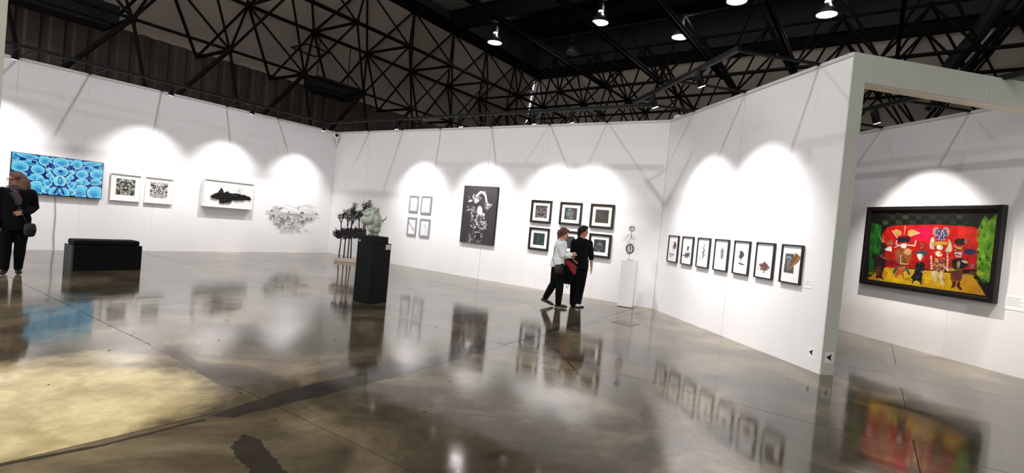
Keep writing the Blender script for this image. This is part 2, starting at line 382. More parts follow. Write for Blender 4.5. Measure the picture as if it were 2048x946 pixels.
cnt = {'strut': 0, 'chord': 0}; rest = MB()
for a, b, r, nm in vis:
    if cnt[nm] < 290: strut(a, b, r, nm); cnt[nm] += 1
    else: rest.tube([a, b], r, 5)
if rest.v:
    o = rest.build('far_strut', M_BLACK, sf, kind='stuff'); o.matrix_local = OFF
cnt = 0
for nd_ in sorted(nodes, key=lambda p: (Vector(p)-EYE).length):
    if visible((Vector(nd_), Vector(nd_))):
        o = bpy.data.objects.new('node', ballm); COL.objects.link(o); o.parent = sf
        o.matrix_local = OFF @ Matrix.Translation(nd_) @ Matrix.Diagonal((.13, .13, .13, 1)); cnt += 1
# small square cradle hung in the left frame
cr_ = MB()
ring = [Vector((-20.33, 12.33, 8)), Vector((-19.2, 12.3, 8)), Vector((-19.25, 13.4, 8)), Vector((-20.4, 13.47, 8))]
for a, b in zip(ring, ring[1:]+ring[:1]): cr_.tube([a, b], .03, 5)
o = cr_.build('cradle', M_BLACK, sf); o.matrix_local = OFF; o['label'] = 'small square tube cradle'

# deep beams crossing the raised part of the roof
def beam(p, q, w, h, label, name='roof_beam'):
    d_ = (Vector(q)-Vector(p)); L_ = d_.length
    m = MB(); m.box(0, L_, -w/2, w/2, -h, -h+.05); m.box(0, L_, -w/2, w/2, -.05, 0); m.box(0, L_, -.02, .02, -h, 0)
    o = m.build(name, M_BLACK); yaw = math.atan2(d_.y, d_.x); pit = -math.atan2(d_.z, math.hypot(d_.x, d_.y))
    o.matrix_world = Matrix.Translation(p) @ Matrix.Rotation(yaw, 4, 'Z') @ Matrix.Rotation(pit, 4, 'Y'); tag(o, label, 'beam', 'beams under the raised roof'); return o
beam((XU, 19.9, 12.1), (16, 18.3, 12.1), .35, .95, 'deep dark cross beam under the raised roof, between lit and dark deck')
beam((XU, YU-.1, 11.6), (15.9, YU-.1+shear(15.9), 11.6), .3, .55, 'dark edge beam along the far rim of the roof opening')
beam((XU+.1, -7, 11.6), (XU+.1, YU, 11.6), .3, .5, 'dark edge beam along the left rim of the roof opening')
for k, x in enumerate((-11.7, -8.9, -6.1, -3.2, .1)):
    beam((x, 7, ZT+.15), (x, 24.4+shear(x)*.7, ZT+.15), .12, .22, ['slim dark beam over the room, leftmost of five', 'slim dark beam over the room, second from left', 'slim dark beam over the room, middle of five', 'slim dark beam over the room, fourth from left', 'slim dark beam over the room, rightmost of five'][k], 'roof_tie')
for k, (x, y0) in enumerate(((-13.6, 22), (-13.6, 25.4), (-2, 23), (-2, 26))):
    pass
for k in range(3):
    y0 = 22+k*2.3
    beam((XU+.1, y0, 13.38), (15.9, y0-1.2, 13.38), .2, .35, 'dark purlin under the raised deck, %s' % ['nearest row', 'middle row', 'farthest row'][k], 'purlin')
hv = MB().tube([(3.1, 23.5, 11.4), (2.4, 24.4, 9.9), (1.7, 25.0, ZT)], .26, 10).tube([(3.7, 23.3, 11.0), (2.2, 24.6, 8.8), (1.2, 25.2, 7.4)], .1, 8)
tag(hv.build('raking_column_head', M_DUCT), 'thick dark raking strut in the upper right of the roof', 'strut')
# dark ventilation units near the cladding
for (y0, y1, z0, z1, lb) in ((3.2, 6.15, 6.42, 7.1, 'black boxy ventilation unit high at the upper left'), (13.05, 15.2, 6.42, 7.0, 'black boxy ventilation unit hanging further along the dark cladding')):
    e = empty('ventilation_unit', Matrix.Translation((-19.9, y0, z0)), label=lb, cat='ventilation unit', group='ventilation units')
    MB().box(-.5, .5, 0, y1-y0, .12, z1-z0).build('casing', M_DUCT, e, bevel=.03)
    MB().prism([(-.4, .2), (.4, .2), (.4, y1-y0-.2), (-.4, y1-y0-.2)], 0, .12).build('tray', M_DUCT, e)
    for yy in (.3, y1-y0-.3):
        MB().tube([(0, yy, z1-z0), (0, yy, 2.3)], .02, 5).build('hanger', M_BLACK, e)
# daylight slit running down the hip of the roof lining
a, b = Vector((XU, YU, ZU)), Vector((XC-.1, 31.3, Z))
sl = MB()
for t0, t1 in ((.07, .2), (.21, .3), (.31, .42), (.45, .49), (.56, .66), (.68, .72)):
    p, q = a.lerp(b, t0), a.lerp(b, t1); sd = Vector((.04, -.25, 0))
    sl.tube([p+sd, q+sd], .022, 4)
tag(sl.build('light_slit', M_GAP), 'thin broken line of daylight running down the far corner of the roof', 'light slit')

# ------------------------------------------------------------------ lamps
def high_bay(pos, label, on=True, seen=True, w=1.0, up=6):
    e = empty('high_bay_lamp', Matrix.Translation(pos), label=label, cat='lamp', group='high bay lamps')
    MB().loft([((0, 0, 0), .35, .35), ((0, 0, .12), .34, .34), ((0, 0, .3), .2, .2), ((0, 0, .42), .11, .11)], n=20, cap=False).build('reflector', M_REFL, e, True)
    if on:
        MB().loft([((0, 0, .015), .335, .335), ((0, 0, .03), .335, .335)], n=20).build('diffuser', M_LAMPGLOW, e)
        MB().loft([((0, 0, .43), .1, .1), ((0, 0, .5), .1, .1)], n=14).build('vent_glow', M_LAMPGLOW, e)
    else:
        MB().loft([((0, 0, .015), .335, .335), ((0, 0, .03), .335, .335)], n=20).build('diffuser', mat('unlit_lens', (190, 190, 195), .3), e)
    MB().loft([((0, 0, .5), .13, .13), ((0, 0, .8), .1, .1)], n=12).build('ballast', M_BLACK, e)
    MB().tube([(0, 0, .8), (0, 0, 12.1-pos[2]+(1.2 if pos[1] > 20 else 0))], .015, 5).build('stem', M_BLACK, e)
    if on:
        l = bpy.data.lights.new('bay', 'SPOT'); l.energy = BAY_W*(.25 if seen else 1.5); l.spot_size = math.radians(150); l.spot_blend = .6; l.shadow_soft_size = .33 if seen else .1
        l.color = (1, .965, .985)
        lo = bpy.data.objects.new('bay_light', l); COL.objects.link(lo); lo.parent = e; lo.location = (0, 0, -.02)
        if seen:      # light leaking through the top of the reflector onto the deck
            l = bpy.data.lights.new('leak', 'POINT'); l.energy = up; l.shadow_soft_size = .08
            lo = bpy.data.objects.new('leak_light', l); COL.objects.link(lo); lo.parent = e; lo.location = (0, .0, .62); lo.location.x = .2
    return e
K = 2.53; ZH = 1.6+3.4*K
high_bay((-6.23*K, 7.88*K, ZH), 'bright high bay lamp nearest the dark roof corner')
high_bay((-3.97*K, 7.72*K, ZH), 'high bay lamp second from the left in the lit row, crossed by a beam')
high_bay((-2.98*K, 8.76*K, ZH), 'high bay lamp above the middle of the right roof beam')
high_bay((-1.87*K, 7.71*K, ZH), 'high bay lamp cut by the top edge of the photo')
high_bay((-.84*K, 8.61*K, ZH), 'high bay lamp rightmost, above the end post')
high_bay((-5.11*K, 8.91*K, ZH), 'unlit high bay lamp hanging in the dark roof part', on=False)
high_bay((-5.0*K, 6.35*K, ZH+1.1), 'high bay lamp lighting the pale ribbed deck at the top', up=40)
for k, (x, y) in enumerate(((-10.4, 6.6), (-3.2, 3.2), (-6.5, -3.5))):
    high_bay((x, y, ZH), 'high bay lamp above the room %s' % ['between the bench and the black plinth', 'over the camera position', 'behind the camera'][k], seen=False)

pool = high_bay((-5.2, .8, ZH), 'high bay lamp with a narrow warm beam over the pale floor slab', seen=False)
for o_ in pool.children:
    if o_.type == 'LIGHT': o_.data.spot_size = math.radians(34); o_.data.spot_blend = 1; o_.data.energy = 1150; o_.data.color = (1, .93, .78)
def track_rail(name, M, x0, x1, arms, off, label):
    e = empty(name, M @ Matrix.Translation((x0, -off, HW)), label=label, cat='lighting track')
    MB().box(0, x1-x0, -.03, .03, -.02, .05).build('rail', M_BLACK2, e)
    for a in arms:
        MB().tube([(a-x0, 0, 0), (a-x0, off+.02, -.0), (a-x0, off+.05, .0)], .026, 6).build('arm', M_BLACK2, e)
    return e
track_rail('lighting_track', M_LEFT, -2, YB-1.3, [0, 1.6, 3.22, 4.48, 6.02, 7.71, 9.3], 1.3, 'black lighting track held on arms above the left wall')
track_rail('lighting_track', M_BACK, XL+1.34, XB+.05, [-14.04, -12.46, -10.86, -8.96, -7.08, -5.49], 1.3, 'black lighting track held on arms above the back wall')
track_rail('lighting_track', M_RIGHT, .95, 4.4, [1.0, 2.68, 4.36], 1.3, 'black lighting track held on arms above the right wall')
track_rail('lighting_track', M_FAR, -1, 6.2, [.1, 1.78, 3.48], 1.3, 'black lighting track above the rear wall of the side room')
canm = None
def track_spot(M, s, label, aim_z=1.0, aim_s=None, off=1.3, w=1.0, size=82, tint=(1, .97, .95)):
    P = M @ Vector((s, -off, HW-.15)); Tg = M @ Vector((s if aim_s is None else aim_s, 0, aim_z)); dr = (Tg-P).normalized()
    e = empty('track_spotlight', Matrix.Translation(P), label=label, cat='spotlight', group='spotlights on the wall tracks')
    q = (-dr).to_track_quat('Z', 'Y').to_matrix().to_4x4()
    c = MB().loft([((0, 0, -.12), .062, .062), ((0, 0, .08), .062, .062), ((0, 0, .11), .045, .045)], n=16).build('can', M_BLACK2, e, True); c.matrix_local = q
    g = MB().loft([((0, 0, -.124), .052, .052), ((0, 0, -.1205), .052, .052)], n=16).build('lens', M_SPOTGLOW, e); g.matrix_local = q
    MB().box(-.02, .02, -.02, .02, .06, .128).build('adaptor', M_BLACK2, e)
    l = bpy.data.lights.new('spot', 'SPOT'); l.energy = SPOT_W*w; l.spot_size = math.radians(size); l.spot_blend = .85; l.shadow_soft_size = .05
    l.color = tint
    lo = bpy.data.objects.new('spot_light', l); COL.objects.link(lo); lo.parent = e
    lo.matrix_local = q @ Matrix.Translation((0, 0, -.13))
for s, t in ((.2, 'beyond the left edge'), (2.9, 'above the person with the blond hair'), (5.75, 'above the pair of small white frames'), (7.8, 'above the black cloud relief'), (10.1, 'above the wire lips relief')):
    track_spot(M_LEFT, s, 'black track spotlight %s on the left wall' % t, w=.78)
for s, t in ((-11.4, 'above the four silver frames'), (-9.0, 'above the tall dark portrait'), (-6.75, 'above the left of the six black frames'), (-5.75, 'above the right of the six black frames')):
    track_spot(M_BACK, s, 'black track spotlight %s on the back wall' % t, w=.72 if s > -7 else .9)
track_spot(M_RIGHT, 1.83, 'black track spotlight with lit lens, the smaller one over the right wall')
track_spot(M_RIGHT, 3.42, 'black track spotlight with lit lens, the bigger one over the right wall')
track_spot(M_FAR, 2.9, 'black track spotlight above the colourful painting', w=1.5, tint=(1, .94, .87))

track_spot(M_FAR, 5.7, 'added unseen track spotlight further right in the side room, for bounce light', tint=(1, .94, .87))  # extra spot added out of view; its bounce brightens the lintel underside

# ------------------------------------------------------------------ raster for flat prints (vertex colours on a fine grid)
def homography(src, dst):
    A = []; B = []
    for (x, y), (u, v) in zip(src, dst):
        A += [[x, y, 1, 0, 0, 0, -u*x, -u*y], [0, 0, 0, x, y, 1, -v*x, -v*y]]; B += [u, v]
    h = np.linalg.solve(np.array(A, float), np.array(B, float)); return np.append(h, 1).reshape(3, 3)
class Cv:
    def __init__(s, w, h, bgc, quad=None):
        s.w, s.h = w, h; s.a = np.empty((h, w, 3)); s.a[:] = bgc
        s.H = homography(quad, [(0, 0), (w, 0), (w, h), (0, h)]) if quad else np.diag([w, h, 1.])
    def m(s, pts):
        p = np.c_[np.asarray(pts, float), np.ones(len(pts))] @ s.H.T; return p[:, :2]/p[:, 2:]
    def _put(s, y0, x0, mask, col, a):
        mask = mask[..., None]*a; h, w = mask.shape[:2]
        s.a[y0:y0+h, x0:x0+w] = s.a[y0:y0+h, x0:x0+w]*(1-mask)+np.asarray(col, float)*mask
    rounded = 0
    def poly(s, pts, col, a=1.0, raw=False):
        if s.rounded and 3 < len(pts) < 20:      # corner cutting: brushed, not scissored, outlines
            for _ in range(s.rounded):
                q = np.asarray(pts, float); n_ = np.roll(q, -1, 0); pts = np.stack([q*.8+n_*.2, q*.2+n_*.8], 1).reshape(-1, 2)
        p = np.asarray(pts) if raw else s.m(pts)
        x0, y0 = np.maximum(np.floor(p.min(0)).astype(int), 0); x1, y1 = np.minimum(np.ceil(p.max(0)).astype(int)+1, (s.w, s.h))
        if x1 <= x0 or y1 <= y0: return
        acc = 0
        for ox, oy in ((.25, .25), (.75, .25), (.25, .75), (.75, .75)):
            X, Y = np.meshgrid(np.arange(x0, x1)+ox, np.arange(y0, y1)+oy); ins = np.zeros(X.shape, bool)
            for (ax, ay), (bx, by) in zip(p, np.roll(p, -1, 0)):
                if ay == by: continue
                c_ = ((ay > Y) != (by > Y)) & (X < (bx-ax)*(Y-ay)/(by-ay)+ax); ins ^= c_
            acc = acc+ins
        s._put(y0, x0, acc/4, col, a)
    def ell(s, cx, cy, rx, ry, col, rot=0, a=1.0, n=22):
        th = np.linspace(0, 2*np.pi, n, endpoint=False); c_, s_ = math.cos(rot), math.sin(rot)
        x = rx*np.cos(th); y = ry*np.sin(th); s.poly(np.c_[cx+x*c_-y*s_, cy+x*s_+y*c_], col, a)
    def line(s, pts, wd, col, a=1.0):
        p = s.m(pts)
        for A, B in zip(p, p[1:]):
            x0, y0 = np.maximum(np.floor(np.minimum(A, B)-wd-1).astype(int), 0); x1, y1 = np.minimum(np.ceil(np.maximum(A, B)+wd+2).astype(int), (s.w, s.h))
            if x1 <= x0 or y1 <= y0: continue
            X, Y = np.meshgrid(np.arange(x0, x1)+.5, np.arange(y0, y1)+.5); d_ = B-A; L2 = max(d_@d_, 1e-9)
            t = np.clip(((X-A[0])*d_[0]+(Y-A[1])*d_[1])/L2, 0, 1); D = np.hypot(X-A[0]-t*d_[0], Y-A[1]-t*d_[1])
            s._put(y0, x0, np.clip(wd/2+.5-D, 0, 1), col, a)
    def noise(s, amp, cell=1, region=None):
        h, w = s.h//cell+3, s.w//cell+3; n = RNG.normal(0, 1, (h, w))
        ys = np.arange(s.h)/cell; xs = np.arange(s.w)/cell; yi = ys.astype(int); xi = xs.astype(int); fy = (ys-yi)[:, None]; fx = (xs-xi)[None]
        v = n[yi][:, xi]*(1-fy)*(1-fx)+n[yi+1][:, xi]*fy*(1-fx)+n[yi][:, xi+1]*(1-fy)*fx+n[yi+1][:, xi+1]*fy*fx
        s.a = s.a*(1+amp*v[..., None])
    def build(s, name, m, parent, x0, x1, z0, z1, y):
        """grid in wall coordinates, picture top at z1"""
        w, h = s.w, s.h; xs = x0+(np.arange(w)+.0)/(w-1)*(x1-x0); zs = z1-(np.arange(h)+.0)/(h-1)*(z1-z0)
        X, Z = np.meshgrid(xs, zs); co = np.stack([X, np.full_like(X, y), Z], -1).reshape(-1, 3)
        i = (np.arange(h-1)[:, None]*w+np.arange(w-1)).ravel(); fc = np.stack([i, i+w, i+w+1, i+1], -1)
        me = bpy.data.meshes.new(name); me.vertices.add(w*h); me.vertices.foreach_set('co', co.ravel())
        n = len(fc); me.loops.add(4*n); me.loops.foreach_set('vertex_index', fc.ravel()); me.polygons.add(n)
        me.polygons.foreach_set('loop_start', np.arange(0, 4*n, 4)); me.polygons.foreach_set('loop_total', np.full(n, 4))
        me.update(); me.validate(); at = me.color_attributes.new('ink', 'FLOAT_COLOR', 'POINT')
        c = np.ones((w*h, 4)); c[:, :3] = srgb(np.clip(s.a, 0, 255)).reshape(-1, 3); at.data.foreach_set('color', c.ravel())
        me.materials.append(m); o = bpy.data.objects.new(name, me); COL.objects.link(o)
        if parent: o.parent = parent
        return o
def rim(x0, x1, z0, z1, t, ya, yb, tb=None):
    """frame moulding, mitred by four boxes; ya front (negative) yb back"""
    m = MB(); m.box(x0, x0+t, ya, yb, z0, z1); m.box(x1-t, x1, ya, yb, z0, z1)
    m.box(x0+t, x1-t, ya, yb, z1-t, z1); m.box(x0+t, x1-t, ya, yb, z0, z0+(tb or t)); return m
def art(M, s0, s1, z0, z1, depth, name, label, cat, group=None):
    e = empty(name, M @ Matrix.Translation(((s0+s1)/2, 0, (z0+z1)/2)), label=label, cat=cat, group=group)
    return e, (s1-s0)/2, (z1-z0)/2
def framed(M, s0, s1, z0, z1, depth, t, fmat, mmat, inset, cv, label, name='framed_picture', cat='framed picture', group=None, pm=None, bevel=.004, step=None, frame_label=None):
    e, hx, hz = art(M, s0, s1, z0, z1, depth, name, label, cat, group)
    rim(-hx, hx, -hz, hz, t, -depth, -.002).build('frame', fmat, e, bevel=bevel)
    if step: rim(-hx+t, hx-t, -hz+t, hz-t, step, -depth*.72, -.006).build('slip', fmat, e)
    MB().box(-hx+t*.6, hx-t*.6, -depth*.45, -.004, -hz+t*.6, hz-t*.6).build('mat_board' if inset is not None else 'backing', mmat, e)
    if cv is not None:
        l, r, b_, tt = inset if inset is not None else (t, t, t, t)
        cv.build('picture', pm or M_INK, e, -hx+l, hx-r, -hz+b_, hz-tt, -depth*.45-.0015)
    return e

# ---------- the blue screen
TVQ = [(183, 103), (1632, 278), (1600, 840), (158, 736)]
tv = Cv(244, 132, (38, 92, 170), TVQ)
tvu = Cv(244, 132, (0, 0, 0)); tv.Hu = tvu.H
def tvp(kind, *a, **k):       # draw in unit coordinates, mirrored about the centre axis .515
    H = tv.H; tv.H = tv.Hu; getattr(tv, kind)(*a, **k); tv.H = H
def mir(pts, c=.513): return [(2*c-x, y) for x, y in pts]
def petal(cx, cy, rx, ry, rot=0, base=(112, 214, 246), hi=(196, 250, 255), lo=(30, 120, 190), both=True):
    rx *= .98; ry *= .95
    for sgn in ((1, -1) if both else (1,)):
        x = cx if sgn == 1 else 2*.513-cx; rt_ = rot*sgn; asp = 1.78
        def E(dx, dy, r1, r2, c, a=1.0):
            th = np.linspace(0, 2*np.pi, 26, endpoint=False); X = r1*np.cos(th); Y = r2*np.sin(th)*1.0
            c_, s_ = math.cos(rt_), math.sin(rt_); P = np.c_[x+dx*sgn+(X*c_-Y*s_/asp), cy+dy+(X*s_*asp+Y*c_)]; tvp('poly', P, c, a)
        E(0, .02, rx*1.16, ry*1.2, (12, 38, 120), .7); E(0, 0, rx, ry, hi); E(0, .004, rx*.93, ry*.9, base); E(rx*.1, ry*.15, rx*.62, ry*.55, lo, .35); E(rx*.12, ry*.28, rx*.34, ry*.32, lo, .5)
for x0 in (.0, .34, .66): tvp('poly', [(x0, 0), (x0+.34, 0), (x0+.34, 1), (x0, 1)], (46, 120, 200), .35)
for P in ([(.3, .4), (.36, .35), (.42, .6), (.4, .85), (.3, .95), (.26, .7)], [(.0, .0), (.03, .0), (.02, .3), (0, .3)]):
    tvp('poly', P, (18, 40, 120)); tvp('poly', mir(P), (18, 40, 120))
for a in ((.02, .1, .06, .14, .1), (.16, .06, .12, .06, .1), (.18, .22, .12, .09, 0), (.33, .12, .06, .15, .0), (.08, .34, .1, .14, .1), (.27, .38, .075, .125, .2),
          (.11, .56, .09, .09, .1), (.25, .58, .085, .09, -.1), (.3, .62, .05, .08, 0), (.27, .86, .095, .2, .0), (.1, .86, .1, .2, 0), (.4, .37, .05, .07, .2), (.4, .5, .045, .065, .25), (.38, .7, .05, .1, -.3), (.37, .88, .055, .1, -.5),
          (.42, .1, .05, .08, 0), (.43, .58, .035, .1, 0), (.46, .9, .055, .15, .6)): petal(*a)
petal(.513, .12, .09, .13, 0, both=False); petal(.513, .37, .085, .13, 0, both=False); petal(.513, .62, .07, .16, 0, both=False, base=(150, 235, 250))
for q in ([(.07, .14), (.13, .12), (.15, .17), (.09, .19)], [(.2, .15), (.25, .17), (.24, .24), (.2, .21)], [(.16, .5), (.19, .48), (.2, .55), (.17, .58)], [(.17, .66), (.185, .63), (.19, .7), (.175, .73)], [(.36, .23), (.41, .2), (.42, .27), (.38, .3)], [(.45, .96), (.48, .82), (.5, .82), (.47, .97)]):
    tvp('poly', q, (22, 44, 130)); tvp('poly', mir(q), (22, 44, 130))
for q in ([(.485, .35), (.513, .325), (.54, .35), (.513, .4)], [(.485, .74), (.54, .74), (.53, .82), (.495, .82)]): tvp('poly', q, (26, 52, 140))
tvp('ell', .513, .6, .024, .1, (30, 110, 170)); tvp('ell', .513, .6, .014, .065, (100, 200, 225))
for L_ in ([(.34, .2), (.35, .32), (.38, .36), (.44, .5), (.44, .62), (.4, .8), (.34, .9), (.32, .98)], [(.36, .15), (.4, .13), (.43, .18), (.46, .27), (.513, .3)], [(.38, .28), (.395, .33), (.37, .36)], [(.35, .9), (.36, .97)]):
    for LL in (L_, mir(L_)): tvp('line', LL, 1.6, (205, 255, 255))
tv.noise(.05, 3)
e, hx, hz = art(M_LEFT, 3.19, 4.87, 1.28, 2.18, .07, 'wall_screen', 'wide flat screen showing glowing blue mirrored petal shapes', 'screen')
MB().box(-hx, hx, -.075, -.02, -hz, hz).build('bezel', M_BOARD, e, bevel=.004)
tv.build('display', M_SCREEN, e, -hx+.012, hx-.012, -hz+.02, hz-.012, -.0765)
MB().box(-.3, .3, -.02, -.001, -.2, .2).build('bracket', M_BLACK, e)
cb = MB().tube([(4.0, -.01, 1.28), (4.03, -.012, .8), (4.02, -.012, .35), (4.045, -.012, .02)], .009, 6).build('screen_cable', mat('grey_cable', (150, 146, 142), .6)); cb.matrix_world = M_LEFT; tag(cb, 'grey cable dropping down the wall below the blue screen', 'cable')

# ---------- two black-and-white mirrored photographs
def kaleido(seed, n=46):
    r = random.Random(seed); c = Cv(96, 80, (64, 62, 56))
    for k in range(n):
        x, y = r.uniform(0, .5), r.uniform(0, 1); rx, ry, ro = r.uniform(.03, .09), r.uniform(.03, .09), r.uniform(0, 3); g = r.choice((225, 200, 170, 120, 60))
        for X, R_ in ((x, ro), (1-x, -ro)):
            c.ell(X, y, rx*1.25, ry*1.25, (20, 20, 16), R_); c.ell(X, y, rx, ry, (g, g, g-8), R_); c.ell(X+.01*(1 if X < .5 else -1), y-.01, rx*.4, ry*.4, (g*.65, g*.65, g*.6), R_)
    c.noise(.08, 2); return c
def cross(seed):
    r = random.Random(seed); c = Cv(96, 80, (196, 192, 186))
    for k in range(60):
        x, y = r.uniform(0, .5), r.uniform(0, 1); g = r.choice((235, 225, 160, 50, 25)); rx, ry, ro = r.uniform(.02, .07), r.uniform(.02, .06), r.uniform(0, 3)
        for X, R_ in ((x, ro), (1-x, -ro)): c.ell(X, y, rx*1.3, ry*1.3, (45, 42, 40), R_, .7); c.ell(X, y, rx, ry, (g, g, g), R_)
    for sg in (1, -1):
        for q in ([(.5, .42), (.34, .22), (.2, .12)], [(.5, .55), (.35, .72), (.22, .88)], [(.36, .3), (.3, .5), (.4, .68)]):
            qq = [(x if sg == 1 else 1-x, y) for x, y in q]; c.line(qq, 9, (18, 18, 18)); c.line(qq, 4, (236, 234, 230))
    c.line([(.5, .3), (.5, .68)], 4, (20, 20, 20)); return c
framed(M_LEFT, 5.05, 5.7, 1.28, 1.96, .055, .012, M_WHITEF, M_MATW, (.12, .12, .15, .12), kaleido(3), 'square white frame with a dark grey pebble-like mirrored photograph, next to the screen', group='pair of square white frames')
framed(M_LEFT, 5.8, 6.46, 1.28, 1.96, .055, .012, M_WHITEF, M_MATW, (.12, .12, .15, .12), cross(4), 'square white frame with a black and white cross-shaped mirrored photograph, right of its twin', group='pair of square white frames')

# ---------- black cloud relief in a deep white box
e, hx, hz = art(M_LEFT, 7.22, 8.65, 1.31, 2.09, .14, 'relief_box', 'deep white box frame holding a black cloud-shaped relief with wire scribbles', 'wall relief')
MB().box(-hx, hx, -.11, -.001, -hz, hz).build('box_panel', M_WHITEF, e, bevel=.004)
rim(-hx, hx, -hz, hz, .012, -.14, -.105).build('lip', M_WHITEF, e)
HC = homography([(0, 0), (1230, 0), (1230, 946), (0, 946)], [(6.983, 2.295), (8.851, 2.553), (8.981, 1.011), (7.087, .897)])
def hmap(H, x, y, cx, cz):
    p = H @ np.array([x, y, 1.]); return p[0]/p[2]-cx, p[1]/p[2]-cz
cx, cz = (7.22+8.65)/2, (1.31+2.09)/2
outline = [(262, 490), (340, 440), (400, 430), (440, 370), (472, 335), (500, 380), (520, 430), (570, 405), (640, 440), (700, 440), (760, 440), (850, 465), (930, 480), (990, 505), (1025, 550), (1000, 575), (930, 560), (860, 575), (780, 575), (690, 570), (650, 590), (600, 615), (530, 615), (490, 630), (425, 615), (440, 560), (380, 545), (300, 525)]
def inside(x, y, P):
    c = False
    for (ax, ay), (bx, by) in zip(P, P[1:]+P[:1]):
        if (ay > y) != (by > y) and x < (bx-ax)*(y-ay)/(by-ay)+ax: c = not c
    return c
r = random.Random(5); cl = MB()
pl = [hmap(HC, x, y, cx, cz) for x, y in outline]
cl.add([(x, -.122, z) for x, z in pl]+[(x, -.111, z) for x, z in pl], [tuple(range(len(pl)))]+[(i, (i+1) % len(pl), len(pl)+(i+1) % len(pl), len(pl)+i) for i in range(len(pl))])
k = 0
while k < 420:
    x, y = r.uniform(260, 1030), r.uniform(335, 630)
    if inside(x, y, outline):
        a_, b_ = hmap(HC, x, y, cx, cz); s_ = r.uniform(.009, .02); cl.ell((a_, -.125-r.uniform(0, .02), b_), s_, s_, s_, 6, 4); k += 1
cl.build('black_cloud', M_TREE, e)
sq = MB()
for k in range(34):
    x, y = r.uniform(500, 880), r.uniform(300, 440)
    P = []; an = r.uniform(0, 6)
    for t in range(6):
        a_, b_ = hmap(HC, x, y, cx, cz); P.append((a_, -.125, b_)); x += 22*math.cos(an); y += 16*math.sin(an); an += r.uniform(.3, 1)
    sq.tube(P, .0012, 4)
sq.build('wire_scribble', M_WIRE, e, kind='stuff')

# ---------- wire relief shaped like lips / landscape
HL = homography([(0, 0), (1472, 0), (1472, 946), (0, 946)], [(8.921, 1.785), (11.447, 2.036), (11.604, .458), (9.04, .385)])
cx, cz = 10.12, 1.25
e = empty('wire_relief', M_LEFT @ Matrix.Translation((cx, 0, cz)), label='lip-shaped landscape of thin dark wire fixed to the white wall', cat='wall relief')
def wr(mb, P, rad, off=.02, n=4): mb.tube([(hmap(HL, x, y, cx, cz)[0], -off, hmap(HL, x, y, cx, cz)[1]) for x, y in P], rad, n)
m_ = MB()
for P in ([(130, 330), (250, 335), (480, 362), (720, 380), (980, 400), (1240, 412)], [(120, 380), (330, 392), (600, 412), (850, 432), (1100, 450), (1260, 480)], [(330, 392), (600, 408), (860, 425)]): wr(m_, P, .0045)
m_.build('horizon_wire', M_WIRE, e)
m_ = MB(); GREYW = mat('grey_wire', (96, 88, 88), .5, var=.2)
for P in ([(250, 325), (330, 290), (430, 262), (540, 250), (600, 300), (640, 350)], [(260, 320), (400, 300), (500, 262)], [(480, 200), (570, 180), (640, 220), (720, 250), (830, 300)], [(640, 300), (700, 340), (790, 380)],
          [(930, 330), (1000, 300), (1060, 300), (1130, 350), (1180, 385)], [(960, 390), (1030, 350), (1090, 360), (1190, 395)], [(780, 260), (850, 230), (950, 215), (1050, 230), (1120, 280)]): wr(m_, P, .0026)
for k in range(46):
    x, y = r.choice(((r.uniform(250, 480)), (r.uniform(780, 1080)))), r.uniform(220, 320); an = r.uniform(0, 6); P = []
    for t in range(5): P.append((x, y)); x += 18*math.cos(an); y += 13*math.sin(an); an += r.uniform(-1, 1.2)
    wr(m_, P, .0018)
m_.build('hill_wire', GREYW, e)
m_ = MB()
for x, y in ((245, 328), (605, 360), (880, 355), (860, 375), (910, 375), (1185, 390)): 
    a_, b_ = hmap(HL, x, y, cx, cz); m_.ell((a_, -.025, b_), .022, .01, .022, 7, 5)
m_.build('wire_knot', M_WIRE, e)
m_ = MB(); body = [(190, 400), (600, 425), (900, 450), (1180, 470), (1130, 510), (960, 600), (880, 690), (700, 760), (520, 740), (380, 700), (280, 600), (210, 500)]
k = 0
while k < 330:
    x, y = r.uniform(180, 1180), r.uniform(395, 800)
    if not inside(x, y, body): continue
    k += 1; an = r.choice((.2, .6, 2.6, 3.0))+r.uniform(-.4, .4); P = []
    for t in range(r.choice((3, 4))): P.append((x, y)); x += 17*math.cos(an); y += 12*math.sin(an); an += r.uniform(-1.1, 1.1)
    wr(m_, P, r.choice((.003, .004, .006)) if y < 620 else .0027, off=r.uniform(.01, .04))
for k in range(16):
    x, y = r.uniform(320, 950), r.uniform(700, 800); wr(m_, [(x, y), (x+40, y+12), (x+90, y+4)], .0018)
m_.build('ripple_wire', mat('brown_grey_wire', (62, 54, 50), .5, var=.25), e, kind='stuff')

# ---------- four pale silver framed drawings
def hand_drawing(k):
    c = Cv(44, 60, (238, 238, 240)); g = (128, 128, 136)
    if k == 0: c.line([(.0, .6), (.35, .72), (1, .95)], 3, g, .6); c.line([(0, .68), (.3, .6), (.6, .55), (.95, .62)], 3, g, .45); c.line([(.5, .55), (.58, .3), (.62, .25)], 2, g, .4)
    if k == 1: c.line([(.05, .4), (.3, .34), (.5, .45), (.7, .7), (.95, .9)], 2.2, g, .7); c.line([(.05, .43), (.3, .37), (.48, .5)], 2, g, .4)
    if k == 2: c.poly([(.0, .1), (.25, .3), (.5, .45), (.85, .7), (.75, .8), (.35, .55), (0, .35)], (168, 168, 174), .8); c.line([(.55, .6), (.7, .85)], 1.6, g); c.line([(.65, .6), (.85, .8)], 1.6, g)
    if k == 3:
        for x in (.2, .35, .5, .62, .75, .85): c.line([(x, .95), (x+.03, .6), (.55, .25)], 1.4, g, .55)
        c.poly([(.65, .9), (.72, .6), (.8, .9)], (150, 150, 155), .6)
    return c
